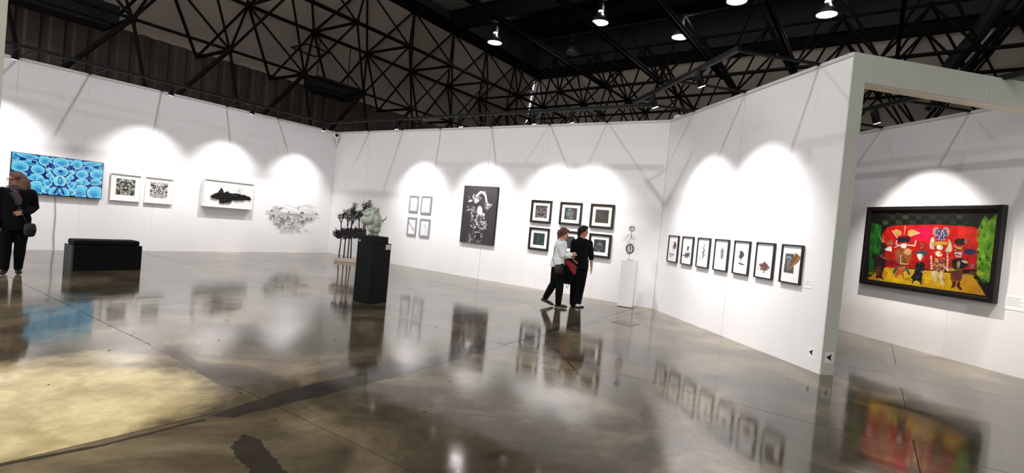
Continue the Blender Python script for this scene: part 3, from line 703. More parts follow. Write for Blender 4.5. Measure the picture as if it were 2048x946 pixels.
for k, (s0, s1, z0, z1, t) in enumerate(((-11.895, -11.505, 1.70, 2.21, 'upper left'), (-11.39, -10.965, 1.68, 2.22, 'upper right'), (-11.895, -11.505, .98, 1.54, 'lower left'), (-11.37, -10.95, .98, 1.53, 'lower right'))):
    framed(M_BACK, s0, s1, z0, z1, .035, .05, M_SILVER, M_MATW, None, hand_drawing(k), 'narrow silver framed pale hand drawing, %s of the four' % t, group='four silver framed drawings', bevel=.003)

# ---------- tall dark portrait made of flowers
PQ = [(130, 68), (580, 92), (512, 862), (62, 808)]
c = Cv(96, 130, (50, 46, 50), PQ); r = random.Random(11)
c.poly([(130, 68), (580, 92), (560, 300), (110, 280)], (62, 58, 62), .6)
def cluster(x0, x1, y0, y1, n, g0, g1, s0=6, s1=22):
    for k in range(n):
        x, y = r.uniform(x0, x1), r.uniform(y0, y1); g = r.uniform(g0, g1); s_ = r.uniform(s0, s1); c.ell(x, y, s_, s_*r.uniform(.4, .9), (g, g, g+2), r.uniform(0, 3), .85)
c.line([(275, 290), (290, 210), (345, 160), (375, 165), (410, 200), (428, 300)], 4.6, (236, 232, 234)); c.line([(400, 195), (405, 155)], 2, (240, 238, 240))
cluster(245, 290, 190, 290, 12, 120, 210); cluster(310, 350, 210, 260, 8, 140, 220, 6, 14); c.ell(210, 272, 28, 13, (225, 218, 210), -.3); c.line([(185, 205), (200, 250)], 1.5, (150, 150, 150))
cluster(150, 200, 340, 400, 10, 110, 215, 6, 14); cluster(205, 290, 340, 440, 22, 60, 190, 6, 16)
c.ell(335, 400, 37, 63, (150, 90, 80)); c.ell(335, 400, 33, 60, (250, 246, 244)); c.ell(302, 268, 24, 18, (240, 238, 238))
cluster(390, 440, 300, 390, 16, 90, 170, 8, 18); c.ell(415, 325, 22, 24, (92, 84, 130), 0, .8); cluster(440, 490, 310, 370, 9, 130, 200, 8, 20); c.ell(380, 455, 22, 26, (190, 186, 186))
cluster(220, 420, 450, 630, 78, 50, 225, 5, 20); cluster(330, 420, 540, 640, 22, 130, 235, 6, 16)
cluster(235, 270, 610, 680, 8, 90, 190, 4, 10); c.line([(270, 680), (330, 682)], 2, (190, 190, 190)); cluster(330, 385, 620, 770, 18, 100, 225, 4, 12)
cluster(165, 280, 690, 830, 40, 70, 210, 5, 14); cluster(280, 350, 780, 830, 10, 80, 170, 6, 14); c.poly([(285, 690), (330, 690), (335, 760), (290, 770)], (30, 28, 30)); c.noise(.05, 2)
e, hx, hz = art(M_BACK, -9.71, -8.51, .97, 2.585, .06, 'dark_portrait', 'tall dark canvas with pale flowers forming a figure and an arching arm', 'picture')
MB().box(-hx, hx, -.055, -.001, -hz, hz).build('stretcher', M_BOARD, e, bevel=.003); c.build('picture', M_INK, e, -hx+.002, hx-.002, -hz+.002, hz-.002, -.0565)

# ---------- six black moulded frames
def dark_print(k):
    bgc = [(50, 42, 44), (46, 40, 42), (52, 46, 42), (34, 44, 48), (44, 46, 50), (40, 42, 46)][k]
    c = Cv(50, 52, bgc); w = (196, 188, 186)
    if k == 0:
        for q in ([(.05, .5), (.15, .75), (.4, .9), (.7, .88), (.95, .6)], [(.02, .8), (.3, .97), (.7, .98), (.98, .75)], [(.1, .4), (.2, .2), (.4, .2), (.47, .4)], [(.55, .4), (.7, .18), (.9, .2), (.95, .4)], [(.5, .3), (.46, .62), (.56, .66)], [(.1, .5), (.25, .4), (.4, .52), (.25, .6), (.1, .5)], [(.6, .52), (.75, .42), (.88, .5), (.75, .6), (.6, .52)]): c.line(q, 1.5, w, .8)
    elif k == 1:
        t = (120, 160, 156)
        for q in ([(.3, .1), (.32, .25), (.42, .24), (.42, .1)], [(.5, .12), (.5, .25)], [(.2, .4), (.2, .62), (.3, .65), (.33, .4), (.22, .38)], [(.38, .35), (.38, .62), (.5, .62), (.5, .36)], [(.55, .34), (.7, .34)], [(.62, .34), (.62, .6), (.72, .6)], [(.3, .7), (.3, .95)], [(.45, .7), (.5, .95), (.6, .72)], [(.66, .7), (.66, .92)], [(.38, .78), (.55, .8)]): c.line(q, 1.8, t, .9)
    elif k == 2:
        for q in ([(.1, .2), (.4, .5), (.9, .6)], [(.4, .9), (.42, .7), (.95, .68)], [(.1, .6), (.35, .55)], [(.5, .1), (.45, .5)], [(.3, .3), (.8, .9)]): c.line(q, 2, (84, 74, 66), .7)
    elif k == 3:
        c.poly([(.4, .1), (.6, .5), (.5, .9), (.3, .95)], (56, 70, 74), .6); c.poly([(.6, .9), (.95, .6), (.95, .98)], (60, 84, 88), .7); c.line([(.35, .1), (.5, .4), (.45, .6)], 1.5, (110, 116, 118), .6)
    elif k == 5:
        for q in ([(.2, .5), (.35, .32), (.5, .4), (.3, .45)], [(.5, .1), (.48, .3), (.6, .35)], [(.45, .4), (.65, .3), (.62, .5)], [(.15, .62), (.2, .78), (.28, .66)], [(.35, .75), (.5, .85), (.6, .7)], [(.4, .6), (.55, .55)], [(.3, .9), (.6, .95)], [(.7, .45), (.72, .8)]): c.line(q, 1.3, (205, 205, 205), .8)
    c.noise(.08, 2); return c
six = [(-7.4, -6.78, 1.705, 2.29, 'upper left'), (-6.54, -5.92, 1.715, 2.285, 'upper middle'), (-5.69, -5.075, 1.70, 2.285, 'upper right'), (-7.39, -6.78, 1.0, 1.58, 'lower left'), (-6.53, -5.92, 1.0, 1.575, 'lower middle, mostly behind the visitors'), (-5.66, -5.08, 1.0, 1.57, 'lower right')]
sub = ['a white line face', 'blue-green scribbled letters', 'a plain brownish square', 'a dim blue-green square', 'a plain slate square', 'fine white doodles']
for k, (s0, s1, z0, z1, t) in enumerate(six):
    top = k < 3
    e = framed(M_BACK, s0, s1, z0, z1, .05, .045, M_BFRAME, M_MATC if top else M_MATW, (.135,)*4, dark_print(k), 'black moulded square frame with %s, %s' % (sub[k], t), group='six black framed prints', step=.012)

# ---------- seven narrow frames on the right wall
def tree_print(k):
    c = Cv(52, 70, (240, 239, 240)); r = random.Random(20+k)
    def scat(x0, x1, y0, y1, n, cols, s0, s1):
        for q in range(n):
            x, y = r.gauss((x0+x1)/2, (x1-x0)/5), r.gauss((y0+y1)/2, (y1-y0)/5); c.ell(x, y, r.uniform(s0, s1), r.uniform(s0, s1)*.7, r.choice(cols), r.uniform(0, 3), .8)
    if k == 0: scat(.42, .85, .18, .55, 90, [(78, 60, 58), (104, 78, 74), (60, 52, 56)], .02, .05); c.line([(.62, .5), (.62, .7)], 1, (90, 80, 80)); c.poly([(.15, .66), (.45, .68), (.6, .74), (.35, .86), (.1, .74)], (175, 172, 174), .9); c.ell(.58, .73, .06, .03, (50, 50, 55))
    if k == 1: c.poly([(.45, .33), (.65, .34), (.6, .5), (.42, .48)], (84, 82, 88)); c.line([(.55, .5), (.6, .58)], 1.2, (90, 90, 90)); scat(.15, .85, .56, .76, 60, [(70, 74, 92), (96, 96, 104), (48, 50, 60)], .03, .06)
    if k == 2:
        for q in range(9): c.ell(.5+.06*math.sin(q*2), .2+q*.055, .05+.012*q, .028, (120-q*4, 120-q*4, 124), .4-.1*q, .9); c.ell(.56, .22+q*.055, .03, .02, (60, 60, 64), .5, .8)
        c.poly([(.15, .66), (.4, .62), (.55, .7), (.35, .8), (.15, .86)], (196, 196, 198), .9); c.line([(.5, .66), (.6, .8)], 1.4, (80, 80, 82))
    if k == 3: c.poly([(.58, .18), (.66, .36), (.68, .52), (.58, .64), (.46, .55), (.44, .4)], (112, 112, 114)); scat(.42, .7, .28, .6, 50, [(96, 96, 98), (140, 140, 142)], .02, .04); c.line([(.58, .64), (.58, .78)], 1.2, (120, 120, 122)); c.poly([(.3, .72), (.56, .74), (.56, .8), (.34, .8)], (190, 190, 192), .8)
    if k == 4: scat(.32, .66, .3, .52, 90, [(44, 44, 46), (28, 28, 30), (90, 90, 92)], .03, .06); c.line([(.44, .5), (.42, .68)], 1.6, (24, 24, 26)); c.line([(.5, .5), (.52, .68)], 1.4, (24, 24, 26)); c.poly([(.25, .68), (.6, .68), (.8, .7), (.6, .73), (.35, .71)], (28, 28, 30))
    if k == 5: scat(.25, .78, .56, .78, 130, [(104, 66, 62), (84, 56, 54), (130, 84, 76)], .03, .06); c.line([(.52, .76), (.52, .84)], 1.6, (60, 44, 44)); c.line([(.45, .85), (.58, .85)], 1.4, (60, 50, 50))
    if k == 6: 
        c.poly([(.16, .22), (.6, .22), (.66, .75), (.14, .75)], (76, 74, 76)); c.ell(.36, .5, .12, .2, (120, 120, 122), 0, .7); c.line([(.2, .34), (.35, .3), (.5, .35)], 2, (170, 170, 172))
        c.poly([(.66, .18), (.94, .28), (.86, .42), (.6, .56), (.46, .68), (.5, .52)], (128, 82, 40)); c.line([(.5, .62), (.86, .28)], 2, (176, 124, 70)); c.line([(.62, .45), (.7, .24)], 1.5, (90, 54, 28))
    return c
nm7 = ['a brown leaf head over a grey pot', 'two small blue-grey shapes', 'a stacked grey fan shape', 'a slender grey cypress', 'a small black tree', 'a round reddish tree low on the sheet', 'a dark photograph crossed by a rusty piece']
ps7 = ['first from the corner', 'second from the corner', 'third from the corner', 'fourth and middle', 'third from the post', 'second from the post', 'nearest the post']
for k in range(7):
    s0 = .49+k*.588
    framed(M_RIGHT, s0, s0+.425, 1.12, 1.685, .04, .02, M_BFRAME, M_MATW, (.02, .02, .02, .02), tree_print(k), 'narrow black frame with %s, %s' % (nm7[k], ps7[k]), group='row of seven narrow black frames', bevel=.002)

# ---------- big colourful painting
Q = [(105, 58), (1293, 38), (1195, 885), (37, 712)]
c = Cv(330, 205, (22, 20, 16), Q); r = random.Random(8)
for i in range(13):
    for j in range(4):
        if (i+j) % 2 == 0:
            x, y = 215+i*58+(j*4), 88+j*42-(i*.3); col = r.choice(((52, 60, 42), (40, 46, 36), (66, 72, 44), (34, 40, 32))); 
            if j == 0 and i in (3, 5, 7, 9): col = ((52, 84, 56), (96, 122, 62), (150, 140, 62), (160, 156, 40))[(i-3)//2]
            if j == 1 and i in (6,): col = (120, 124, 50)
            c.poly([(x, y), (x+50, y), (x+52, y+36), (x+2, y+36)], col, .85)
c.poly([(215, 300), (265, 232), (330, 214), (700, 208), (1000, 225), (1055, 250), (1060, 420), (1030, 590), (640, 585), (250, 570), (235, 420)], (196, 24, 20))
for x, a in ((470, .35), (520, .45), (560, .6), (600, .4), (640, .25)): c.poly([(x, 225), (x+70, 225), (x+60, 340), (x-10, 350)], (216, 10, 84), a)
c.poly([(860, 225), (1050, 250), (1050, 400), (900, 420)], (226, 44, 24), .7); c.poly([(250, 500), (480, 560), (250, 560)], (120, 14, 16), .7); c.poly([(600, 400), (680, 590), (580, 590)], (150, 16, 18), .6)
c.poly([(122, 190), (215, 215), (205, 420), (200, 570), (108, 640), (110, 420)], (26, 92, 30)); 
for k in range(40): c.ell(r.uniform(120, 205), r.uniform(200, 480), r.uniform(8, 22), r.uniform(8, 30), r.choice(((34, 116, 34), (20, 66, 26), (52, 136, 44))), 0, .5)
c.poly([(1062, 250), (1218, 100), (1185, 420), (1150, 705), (1030, 640), (1035, 420)], (104, 160, 34))
for k in range(90):
    x, y = r.uniform(1040, 1200), r.uniform(130, 690); 
    if x < 1062+(250-y)*-1.05 and y < 250: continue
    c.ell(x, y, r.uniform(8, 24), r.uniform(10, 34), r.choice(((140, 192, 50), (88, 150, 34), (60, 120, 34), (160, 204, 70), (40, 96, 34))), r.uniform(-.5, .5), .5)
for x, y in ((1060, 500), (1078, 540), (1048, 580), (1120, 490), (1040, 440)): c.ell(x, y, 9, 9, (16, 40, 20))
c.poly([(92, 680), (215, 570), (520, 590), (990, 640), (1065, 740), (1110, 820), (700, 775), (300, 715)], (226, 178, 24))
for k in range(90):
    x, y = r.uniform(140, 1050), r.uniform(585, 770); c.ell(x, y, r.uniform(18, 60), r.uniform(6, 18), r.choice(((240, 200, 30), (214, 150, 26), (246, 214, 40), (196, 132, 26))), .1, .45)
c.poly([(92, 680), (215, 570), (280, 620), (200, 690)], (196, 128, 34), .7); c.poly([(990, 640), (1110, 820), (860, 780), (900, 690)], (206, 140, 26), .7)
for k in range(30): x = r.uniform(120, 1090); yb = 690+(x-100)*.135; c.line([(x, yb), (x+60, yb+8)], 1.6, (60, 44, 14), .8)
c.rounded = 2
# figure 1: dark winged dancer
c.poly([(205, 360), (250, 370), (262, 410), (240, 450), (258, 520), (240, 580), (215, 640), (240, 682), (200, 660), (165, 665), (178, 600), (135, 590), (160, 520), (118, 470), (150, 455), (200, 480), (215, 430)], (44, 28, 30))
c.ell(190, 600, 24, 42, (92, 46, 34)); c.poly([(190, 290), (232, 355), (222, 362)], (206, 178, 130)); c.poly([(220, 290), (245, 350), (232, 355)], (190, 150, 110)); c.poly([(232, 420), (300, 385), (306, 440), (270, 432)], (236, 228, 216))
for k in range(5): c.line([(262, 372), (300+k*4, 335+k*12)], 2.4, (170, 120, 80))
c.poly([(190, 470), (250, 480), (350, 520), (250, 510)], (150, 70, 50))
# figure 2: horned wide figure
c.poly([(300, 265), (345, 245), (388, 262), (385, 300), (350, 305), (345, 290)], (216, 160, 84)); c.poly([(440, 300), (438, 262), (480, 245), (540, 278), (480, 290), (455, 305)], (220, 168, 90))
c.line([(306, 262), (350, 318)], 2.6, (240, 220, 190)); c.line([(540, 278), (460, 305)], 2.4, (240, 220, 190)); c.line([(418, 220), (410, 290)], 1.6, (240, 200, 190)); c.poly([(345, 315), (465, 305), (460, 360), (350, 360)], (48, 26, 44))
c.poly([(375, 372), (432, 365), (425, 415), (380, 405)], (240, 232, 220)); c.line([(345, 345), (340, 375), (370, 385), (330, 400)], 3, (234, 220, 200)); c.line([(430, 380), (500, 388), (510, 345)], 3, (234, 220, 200))
c.poly([(330, 420), (420, 410), (480, 420), (470, 480), (450, 550), (360, 550), (330, 500)], (150, 84, 44)); c.ell(440, 440, 34, 28, (214, 160, 104)); c.ell(400, 510, 22, 36, (120, 84, 30)); c.ell(360, 470, 20, 40, (176, 92, 60), 0, .8); c.line([(380, 470), (380, 540), (440, 545)], 2.6, (226, 190, 140))
c.poly([(310, 610), (345, 560), (430, 560), (466, 625), (450, 645), (425, 590), (345, 590), (325, 640)], (50, 92, 88)); c.poly([(350, 565), (425, 562), (405, 620), (415, 660), (395, 650), (370, 625), (335, 665), (330, 650)], (186, 90, 40))
for k in range(26): c.ell(r.uniform(335, 415), r.uniform(570, 650), 5, 4, (224, 140, 70), 0, .7)
# figure 3: small dark figure with red hat
c.poly([(545, 362), (606, 360), (596, 425), (540, 428)], (150, 24, 22)); 
for k in range(16): c.ell(r.uniform(548, 600), r.uniform(368, 420), 5, 4, r.choice(((220, 180, 160), (60, 16, 16), (200, 60, 40))), 0, .8)
c.poly([(505, 435), (560, 425), (612, 440), (600, 475), (510, 465)], (60, 76, 76)); c.poly([(515, 460), (568, 455), (562, 500), (545, 520), (528, 495)], (244, 240, 226)); c.poly([(505, 530), (590, 525), (580, 600), (560, 660), (560, 730), (540, 690), (500, 680), (475, 725), (485, 670), (460, 660), (500, 620)], (22, 26, 34)); c.poly([(555, 600), (580, 610), (575, 640)], (190, 150, 90))
# figure 4: tall patterned crown
c.ell(685, 270, 32, 42, (168, 130, 120)); c.ell(765, 270, 32, 42, (176, 140, 130)); c.poly([(680, 245), (780, 245), (768, 345), (684, 345)], (70, 58, 84))
for k in range(46): c.ell(r.uniform(686, 770), r.uniform(250, 340), 6, 5, r.choice(((216, 206, 226), (40, 30, 60), (180, 160, 200))), 0, .9)
c.poly([(640, 310), (672, 320), (668, 400), (668, 420), (622, 412)], (206, 190, 160)); c.poly([(785, 320), (812, 360), (826, 440), (750, 445), (790, 380)], (206, 188, 150)); c.poly([(660, 352), (785, 350), (775, 385), (735, 380), (690, 380), (670, 395)], (190, 146, 44))
c.poly([(690, 382), (745, 385), (735, 425), (685, 415)], (242, 238, 214)); c.poly([(672, 445), (700, 430), (750, 445), (730, 480), (690, 480)], (238, 214, 170)); c.ell(735, 440, 18, 17, (196, 40, 34))
c.poly([(650, 500), (700, 485), (770, 495), (795, 560), (780, 600), (640, 590), (630, 550)], (150, 60, 40))
for k in range(80): c.ell(r.uniform(635, 795), r.uniform(495, 605), r.uniform(4, 9), r.uniform(3, 8), r.choice(((224, 190, 140), (196, 50, 40), (214, 150, 60), (90, 30, 26), (240, 220, 190))), r.uniform(0, 3), .85)
for k in range(13): c.ell(640+k*1.2 if k < 6 else 780, (480+k*20) if k < 6 else 460+(k-6)*20, 8, 8, (240, 220, 200)); 
c.poly([(640, 600), (705, 600), (700, 650), (668, 715), (650, 660), (635, 640)], (226, 196, 140)); c.poly([(708, 605), (745, 600), (735, 670), (765, 722), (718, 718)], (236, 220, 190)); c.line([(745, 560), (790, 600)], 2.4, (230, 220, 200))
# figure 5: crowned cat-eared figure in check trousers
c.poly([(840, 330), (950, 325), (948, 360), (915, 385), (840, 380)], (44, 26, 22)); c.poly([(925, 330), (952, 322), (946, 375), (922, 370)], (150, 110, 100)); c.poly([(832, 385), (920, 380), (918, 430), (836, 432)], (170, 36, 26)); c.line([(845, 395), (880, 412), (912, 395)], 2, (230, 170, 110)); c.line([(845, 425), (880, 405), (912, 425)], 2, (230, 170, 110))
c.poly([(835, 440), (908, 440), (900, 490), (850, 485)], (196, 176, 172)); c.line([(845, 462), (890, 470)], 2, (60, 40, 44)); c.poly([(920, 420), (985, 412), (1040, 440), (990, 465), (925, 460)], (40, 52, 84)); c.poly([(815, 500), (900, 495), (940, 510), (960, 560), (890, 590), (822, 590)], (24, 22, 28)); c.poly([(862, 520), (892, 520), (885, 580), (860, 580)], (170, 140, 110))
c.poly([(900, 505), (960, 520), (950, 540), (905, 530)], (230, 196, 180)); c.poly([(985, 545), (1015, 545), (990, 590), (975, 580)], (120, 120, 140)); c.poly([(805, 600), (915, 590), (905, 690), (812, 685)], (104, 46, 36))
for k in range(7): c.line([(808+k*15, 602), (812+k*14, 686)], 1.2, (50, 20, 20)); c.line([(808, 612+k*11), (908, 606+k*11)], 1.2, (160, 80, 60))
c.poly([(815, 685), (860, 690), (850, 720), (845, 742), (805, 745), (825, 715)], (86, 34, 24)); c.poly([(865, 690), (890, 690), (885, 730), (912, 755), (890, 765), (855, 735)], (80, 30, 22)); c.poly([(900, 635), (945, 630), (940, 680), (905, 680)], (200, 130, 60))
for k in range(4): c.line([(918, 640+k*13), (948, 636+k*13)], 2, (236, 190, 110))
for k in range(150):     # short dark and light brush marks over the dancers
    x, y = r.choice((200, 400, 545, 720, 880))+r.gauss(0, 32), r.uniform(330, 690); an = r.uniform(0, 3.1); g = r.choice(((36, 20, 18), (30, 24, 30), (226, 190, 140), (150, 70, 40), (60, 40, 30)))
    c.line([(x, y), (x+18*math.cos(an), y+18*math.sin(an))], r.uniform(.8, 2), g, .55)
c.noise(.05, 2); c.noise(.07, 8); c.a *= .76
e = framed(M_FAR, 1.705, 4.245, 1.06, 2.63, .1, .075, M_BFRAME, M_BOARD, (.07, .07, .07, .07), None, 'large colourful painting of costumed dancers on a red and yellow stage in a black frame', 'large_painting', 'painting', bevel=.01, step=.03)
hx, hz = 1.27, .785
# the canvas: crop of the drawn sheet that lies inside the moulding
fx, fz = .07/2.54, .07/1.57; x0, x1, y0, y1 = int(330*fx), int(330*(1-fx)), int(205*fz), int(205*(1-fz))
c.a = c.a[y0:y1, x0:x1].copy(); c.h, c.w = c.a.shape[:2]
c.build('canvas', M_OIL, e, -hx+.07, hx-.07, -hz+.07, hz-.07, -.047)

# ---------- wall labels and floor-level arrows
def card(M, s0, s1, z0, z1, label, m=M_CARD, lines=0, name='wall_label', cat='label'):
    e = empty(name, M @ Matrix.Translation(((s0+s1)/2, 0, (z0+z1)/2)), label=label, cat=cat); hx, hz = (s1-s0)/2, (z1-z0)/2
    MB().box(-hx, hx, -.004, -.0005, -hz, hz).build('card', m, e)
    if lines:
        t = MB()
        for k in range(lines):
            z = hz*(.7-1.3*k/lines); t.box(-hx*.85, -hx*.85+hx*1.7*random.uniform(.6, 1), -.0048, -.004, z-.0025, z+.0025)
        t.build('text_lines', mat('grey_print', (150, 150, 150), .6), e)
    return e
card(M_RIGHT, 4.52, 4.64, 1.10, 1.21, 'small white label right of the seven narrow frames', lines=3)
card(M_FAR, 4.34, 4.62, 1.0, 1.22, 'pale text label right of the colourful painting', lines=5)
card(M_LEFT, 11.3, 11.36, .96, 1.0, 'tiny label right of the wire lips relief', lines=1)
def arrow(M, s, z, sz, label, yo=0):
    e = empty('arrow_sticker', M @ Matrix.Translation((s, yo, z)), label=label, cat='sticker', group='black arrow stickers')
    MB().box(-sz*.9, sz*.9, -.0012, -.0002, -sz, sz).build('backing', M_CARD, e)
    p = [(-sz*.62, 0), (sz*.5, sz*.62), (sz*.25, 0), (sz*.5, -sz*.62)]
    MB().add([(x, -.0016, y) for x, y in p]+[(x, -.0012, y) for x, y in p], [(0, 3, 2), (0, 2, 1), (0, 4, 7, 3), (0, 1, 5, 4)]).build('arrow', M_ARROW, e)
arrow(M_RIGHT, 4.76, .25, .07, 'black arrow sticker pointing left, on the white wall beside the post')
Mend = Matrix.Translation(CC+DV*.0125) @ Matrix.Rotation(-TH+math.pi/2, 4, 'Z')
arrow(Mend, .112, .235, .075, 'black arrow sticker pointing left, on the end post')

# ---------- security camera in the corner
e = empty('security_camera', Matrix.Translation((XL+.16, YB-.12, 4.08)), label='small white dome camera with a black eye in the corner where the two walls meet', cat='camera')
MB().box(-.16, -.05, -.05, .05, -.02, .1).build('bracket', M_WHITEF, e, bevel=.01)
MB().ell((0, 0, 0), .1, .1, .12, 16, 10).build('housing', M_WHITEF, e, True)
MB().ell((.055, -.05, .03), .062, .062, .062, 14, 8).build('lens', M_BOARD, e, True)
MB().limb([((-.02, .02, -.08), .05, .05), ((-.03, .02, -.26), .02, .02)]).build('cable_sleeve', M_WHITEF, e, True)
pj = empty('wall_top_device', M_RIGHT @ Matrix.Translation((.12, .08, HW)), label='small white box sitting on top of the wall at the right corner', cat='box')
MB().box(-.08, .08, -.05, .05, 0, .09).build('case', M_WHITEF, pj, bevel=.01); MB().box(.08, .16, -.02, .02, .02, .06).build('plug', M_WHITEF, pj)

# ------------------------------------------------------------------ bench
e = empty('bench', Matrix.Translation((-12.21, 3.9, 0)), label='long black box bench with a soft black top in front of the left wall', cat='bench')
MB().box(-.2, .205, -.53, .53, 0, .47).build('box_body', M_FOAM, e, bevel=.006)
MB().box(-.2, .21, -.56, -.531, 0, .475).build('end_panel', M_GREYB, e)['label'] = 'dark grey end panel'
MB().box(-.2, .21, .531, .56, 0, .475).build('end_panel', M_FOAM, e)
MB().box(-.185, .19, -.525, .525, .47, .575).build('cushion', M_FOAM, e, bevel=.03)

# ------------------------------------------------------------------ black plinth and celadon sculpture
PC = Vector((-7.235, 6.265, 0))
e = empty('black_plinth', Matrix.Translation(PC), label='tall black plinth with a smaller black block on top, standing alone on the open floor', cat='plinth')
MB().box(-.205, .205, -.205, .205, 0, 1.055).build('body', M_BOARD, e, bevel=.003)
MB().box(-.175, .165, -.175, .165, 1.056, 1.17).build('top_block', M_BOARD, e, bevel=.003)
tagm = MB().box(.2055, .2085, .08, .19, .95, 1.04).build('label_plate', M_LABEL, e); tagm['label'] = 'small grey label plate'
ang = math.atan2(.75, .661)
e = empty('ceramic_sculpture', Matrix.Translation(PC+Vector((.02, 0, 1.171))) @ Matrix.Rotation(ang, 4, 'Z'), label='glossy pale green lumpy ceramic torso sculpture on the black plinth', cat='sculpture')
# local x to the picture's right, -y to the viewer
m_ = MB()
m_.limb([((-.04, 0, .082), .09, .08), ((-.035, 0, .12), .115, .1), ((-.05, 0, .22), .15, .12), ((-.075, 0, .33), .15, .12), ((-.08, 0, .4), .13, .11)])
m_.ell((-.2, -.03, .27), .085, .085, .085); m_.ell((-.12, -.07, .27), .1, .08, .09); m_.ell((-.01, -.06, .25), .09, .08, .13); m_.ell((-.0, -.05, .12), .075, .07, .08); m_.ell((-.09, -.07, .14), .07, .06, .08)
m_.ell((-.13, -.02, .42), .13, .07, .07, R=Matrix.Rotation(-.35, 3, 'Y')); m_.ell((-.05, -.03, .47), .08, .08, .035, R=Matrix.Rotation(-.2, 3, 'Y')); m_.ell((-.17, -.06, .37), .07, .07, .06)
m_.ell((-.1, -.01, .02), .05, .06, .018); m_.ell((0, -.01, .022), .06, .07, .02)
blob('body', m_, M_CELA, .008, e, 5)
m_ = MB(); P = [Vector((-.115+.1*math.cos(t)*(1+.13*math.sin(3*t)), -.095+.01*math.sin(2*t), .44+.052*math.sin(t)+.035*math.cos(t))) for t in np.linspace(0, 2*math.pi, 22)]
m_.tube(P, .011, 6).build('petal_rim', mat('pale_glaze', (190, 210, 198), .2, coat=.5), e, True)
m_ = MB(); m_.tube([(.03, -.02, .27), (.08, -.02, .285), (.12, -.02, .3), (.165, -.02, .36)], [.012, .01, .008, .003], 6); m_.tube([(.09, -.02, .287), (.11, -.03, .25)], [.009, .004], 6); m_.tube([(.12, -.02, .3), (.16, -.02, .315)], [.007, .003], 6)
m_.build('twig', M_BRONZE, e, True)

# ------------------------------------------------------------------ tree silhouette sculpture
E_ = Vector((.741, .671, 0)); P0 = Vector((-13.324, 10.025, 0))
Mt = Matrix.Translation(P0) @ Matrix.Rotation(math.atan2(E_.y, E_.x), 4, 'Z')
e = empty('tree_sculpture', Mt, label='black metal row of wind-blown trees with a floating hedge, on a pale wooden base', cat='sculpture')
MB().box(0, 1.3, 0, .14, 0, .105).build('base', M_WOOD, e, bevel=.004)
HT = homography([(0, 0), (400, 0), (400, 600), (0, 600)], [(-.433, 2.11), (1.048, 2.259), (1.244, -.054), (-.246, -.176)])
def tp(x, y, d=.07): p = HT @ np.array([x, y, 1.]); return Vector((p[0]/p[2], d, p[1]/p[2]))
r = random.Random(3)
trunks = [([(106, 520), (118, 430), (128, 350), (124, 290), (122, 240)], [(106, 200), (150, 170), (140, 190)]),
          ([(145, 522), (152, 440), (160, 370), (176, 310), (172, 260)], [(160, 190), (195, 210), (180, 160)]),
          ([(175, 526), (184, 430), (190, 360), (200, 310), (210, 250)], [(200, 150), (240, 180), (225, 110)]),
          ([(200, 526), (204, 430), (206, 360), (205, 300), (215, 240)], [(232, 120), (215, 170), (250, 210)]),
          ([(251, 530), (262, 430), (264, 350), (266, 280), (266, 220)], [(255, 180), (285, 190), (270, 170)]),
          ([(285, 560), (296, 430), (300, 340), (302, 260), (300, 190)], [(295, 110), (330, 100), (310, 140)]),
          ([(312, 560), (314, 430), (314, 340), (312, 270), (318, 200)], [(345, 100), (330, 150), (350, 130)])]
for tk, tips in trunks:
    m_ = MB(); base = tp(*tk[0]); tkp = [Vector((base.x, .07, .104))]+[tp(*q) for q in tk[1:]]
    m_.tube(tkp, [.021, .019, .018, .017, .014], 6)
    for q in tips:
        mid = ((tk[-1][0]+q[0])/2+r.uniform(-10, 10), (tk[-1][1]+q[1])/2+8); m_.tube([tkp[-2].lerp(tkp[-1], r.uniform(.3, 1)), tp(*mid), tp(*q)], [.013, .011, .007], 5)
        for t in range(34):
            f = r.uniform(-.1, 1.1); bx, by = mid[0]+(q[0]-mid[0])*f+r.uniform(-14, 14), mid[1]+(q[1]-mid[1])*f+r.uniform(-10, 10)
            an = r.uniform(-1.25, -.25); L_ = r.uniform(14, 34)
            m_.tube([tp(bx, by), tp(bx+L_*.5*math.cos(an), by+L_*.5*math.sin(an)), tp(bx+L_*math.cos(an+.45), by+L_*.9*math.sin(an+.45))], [.006, .0045, .002], 4)
    m_.build('tree', M_TREE, e)
m_ = MB()
for k in range(520):
    x = r.uniform(85, 320); y = r.uniform(330, 385)-(8 if 120 < x < 290 else 0); an = r.uniform(-2.3, -.9); L_ = r.uniform(15, 42)
    m_.tube([tp(x, y, r.uniform(.05, .09)), tp(x+L_*.5*math.cos(an), y+L_*.5*math.sin(an)), tp(x+L_*math.cos(an+.2), y+L_*math.sin(an+.2))], [.012, .010, .003], 4)
for k in range(40):
    x = r.uniform(60, 90); y = r.uniform(335, 372); m_.tube([tp(x, y), tp(x-r.uniform(-4, 6), y-r.uniform(10, 34))], [.006, .002], 4)
for k in range(110):
    x = r.uniform(105, 310); y = r.uniform(325, 385); m_.ell(tp(x, y), .035, .02, .025, 6, 4)
m_.build('hedge', M_TREE, e, kind='stuff')

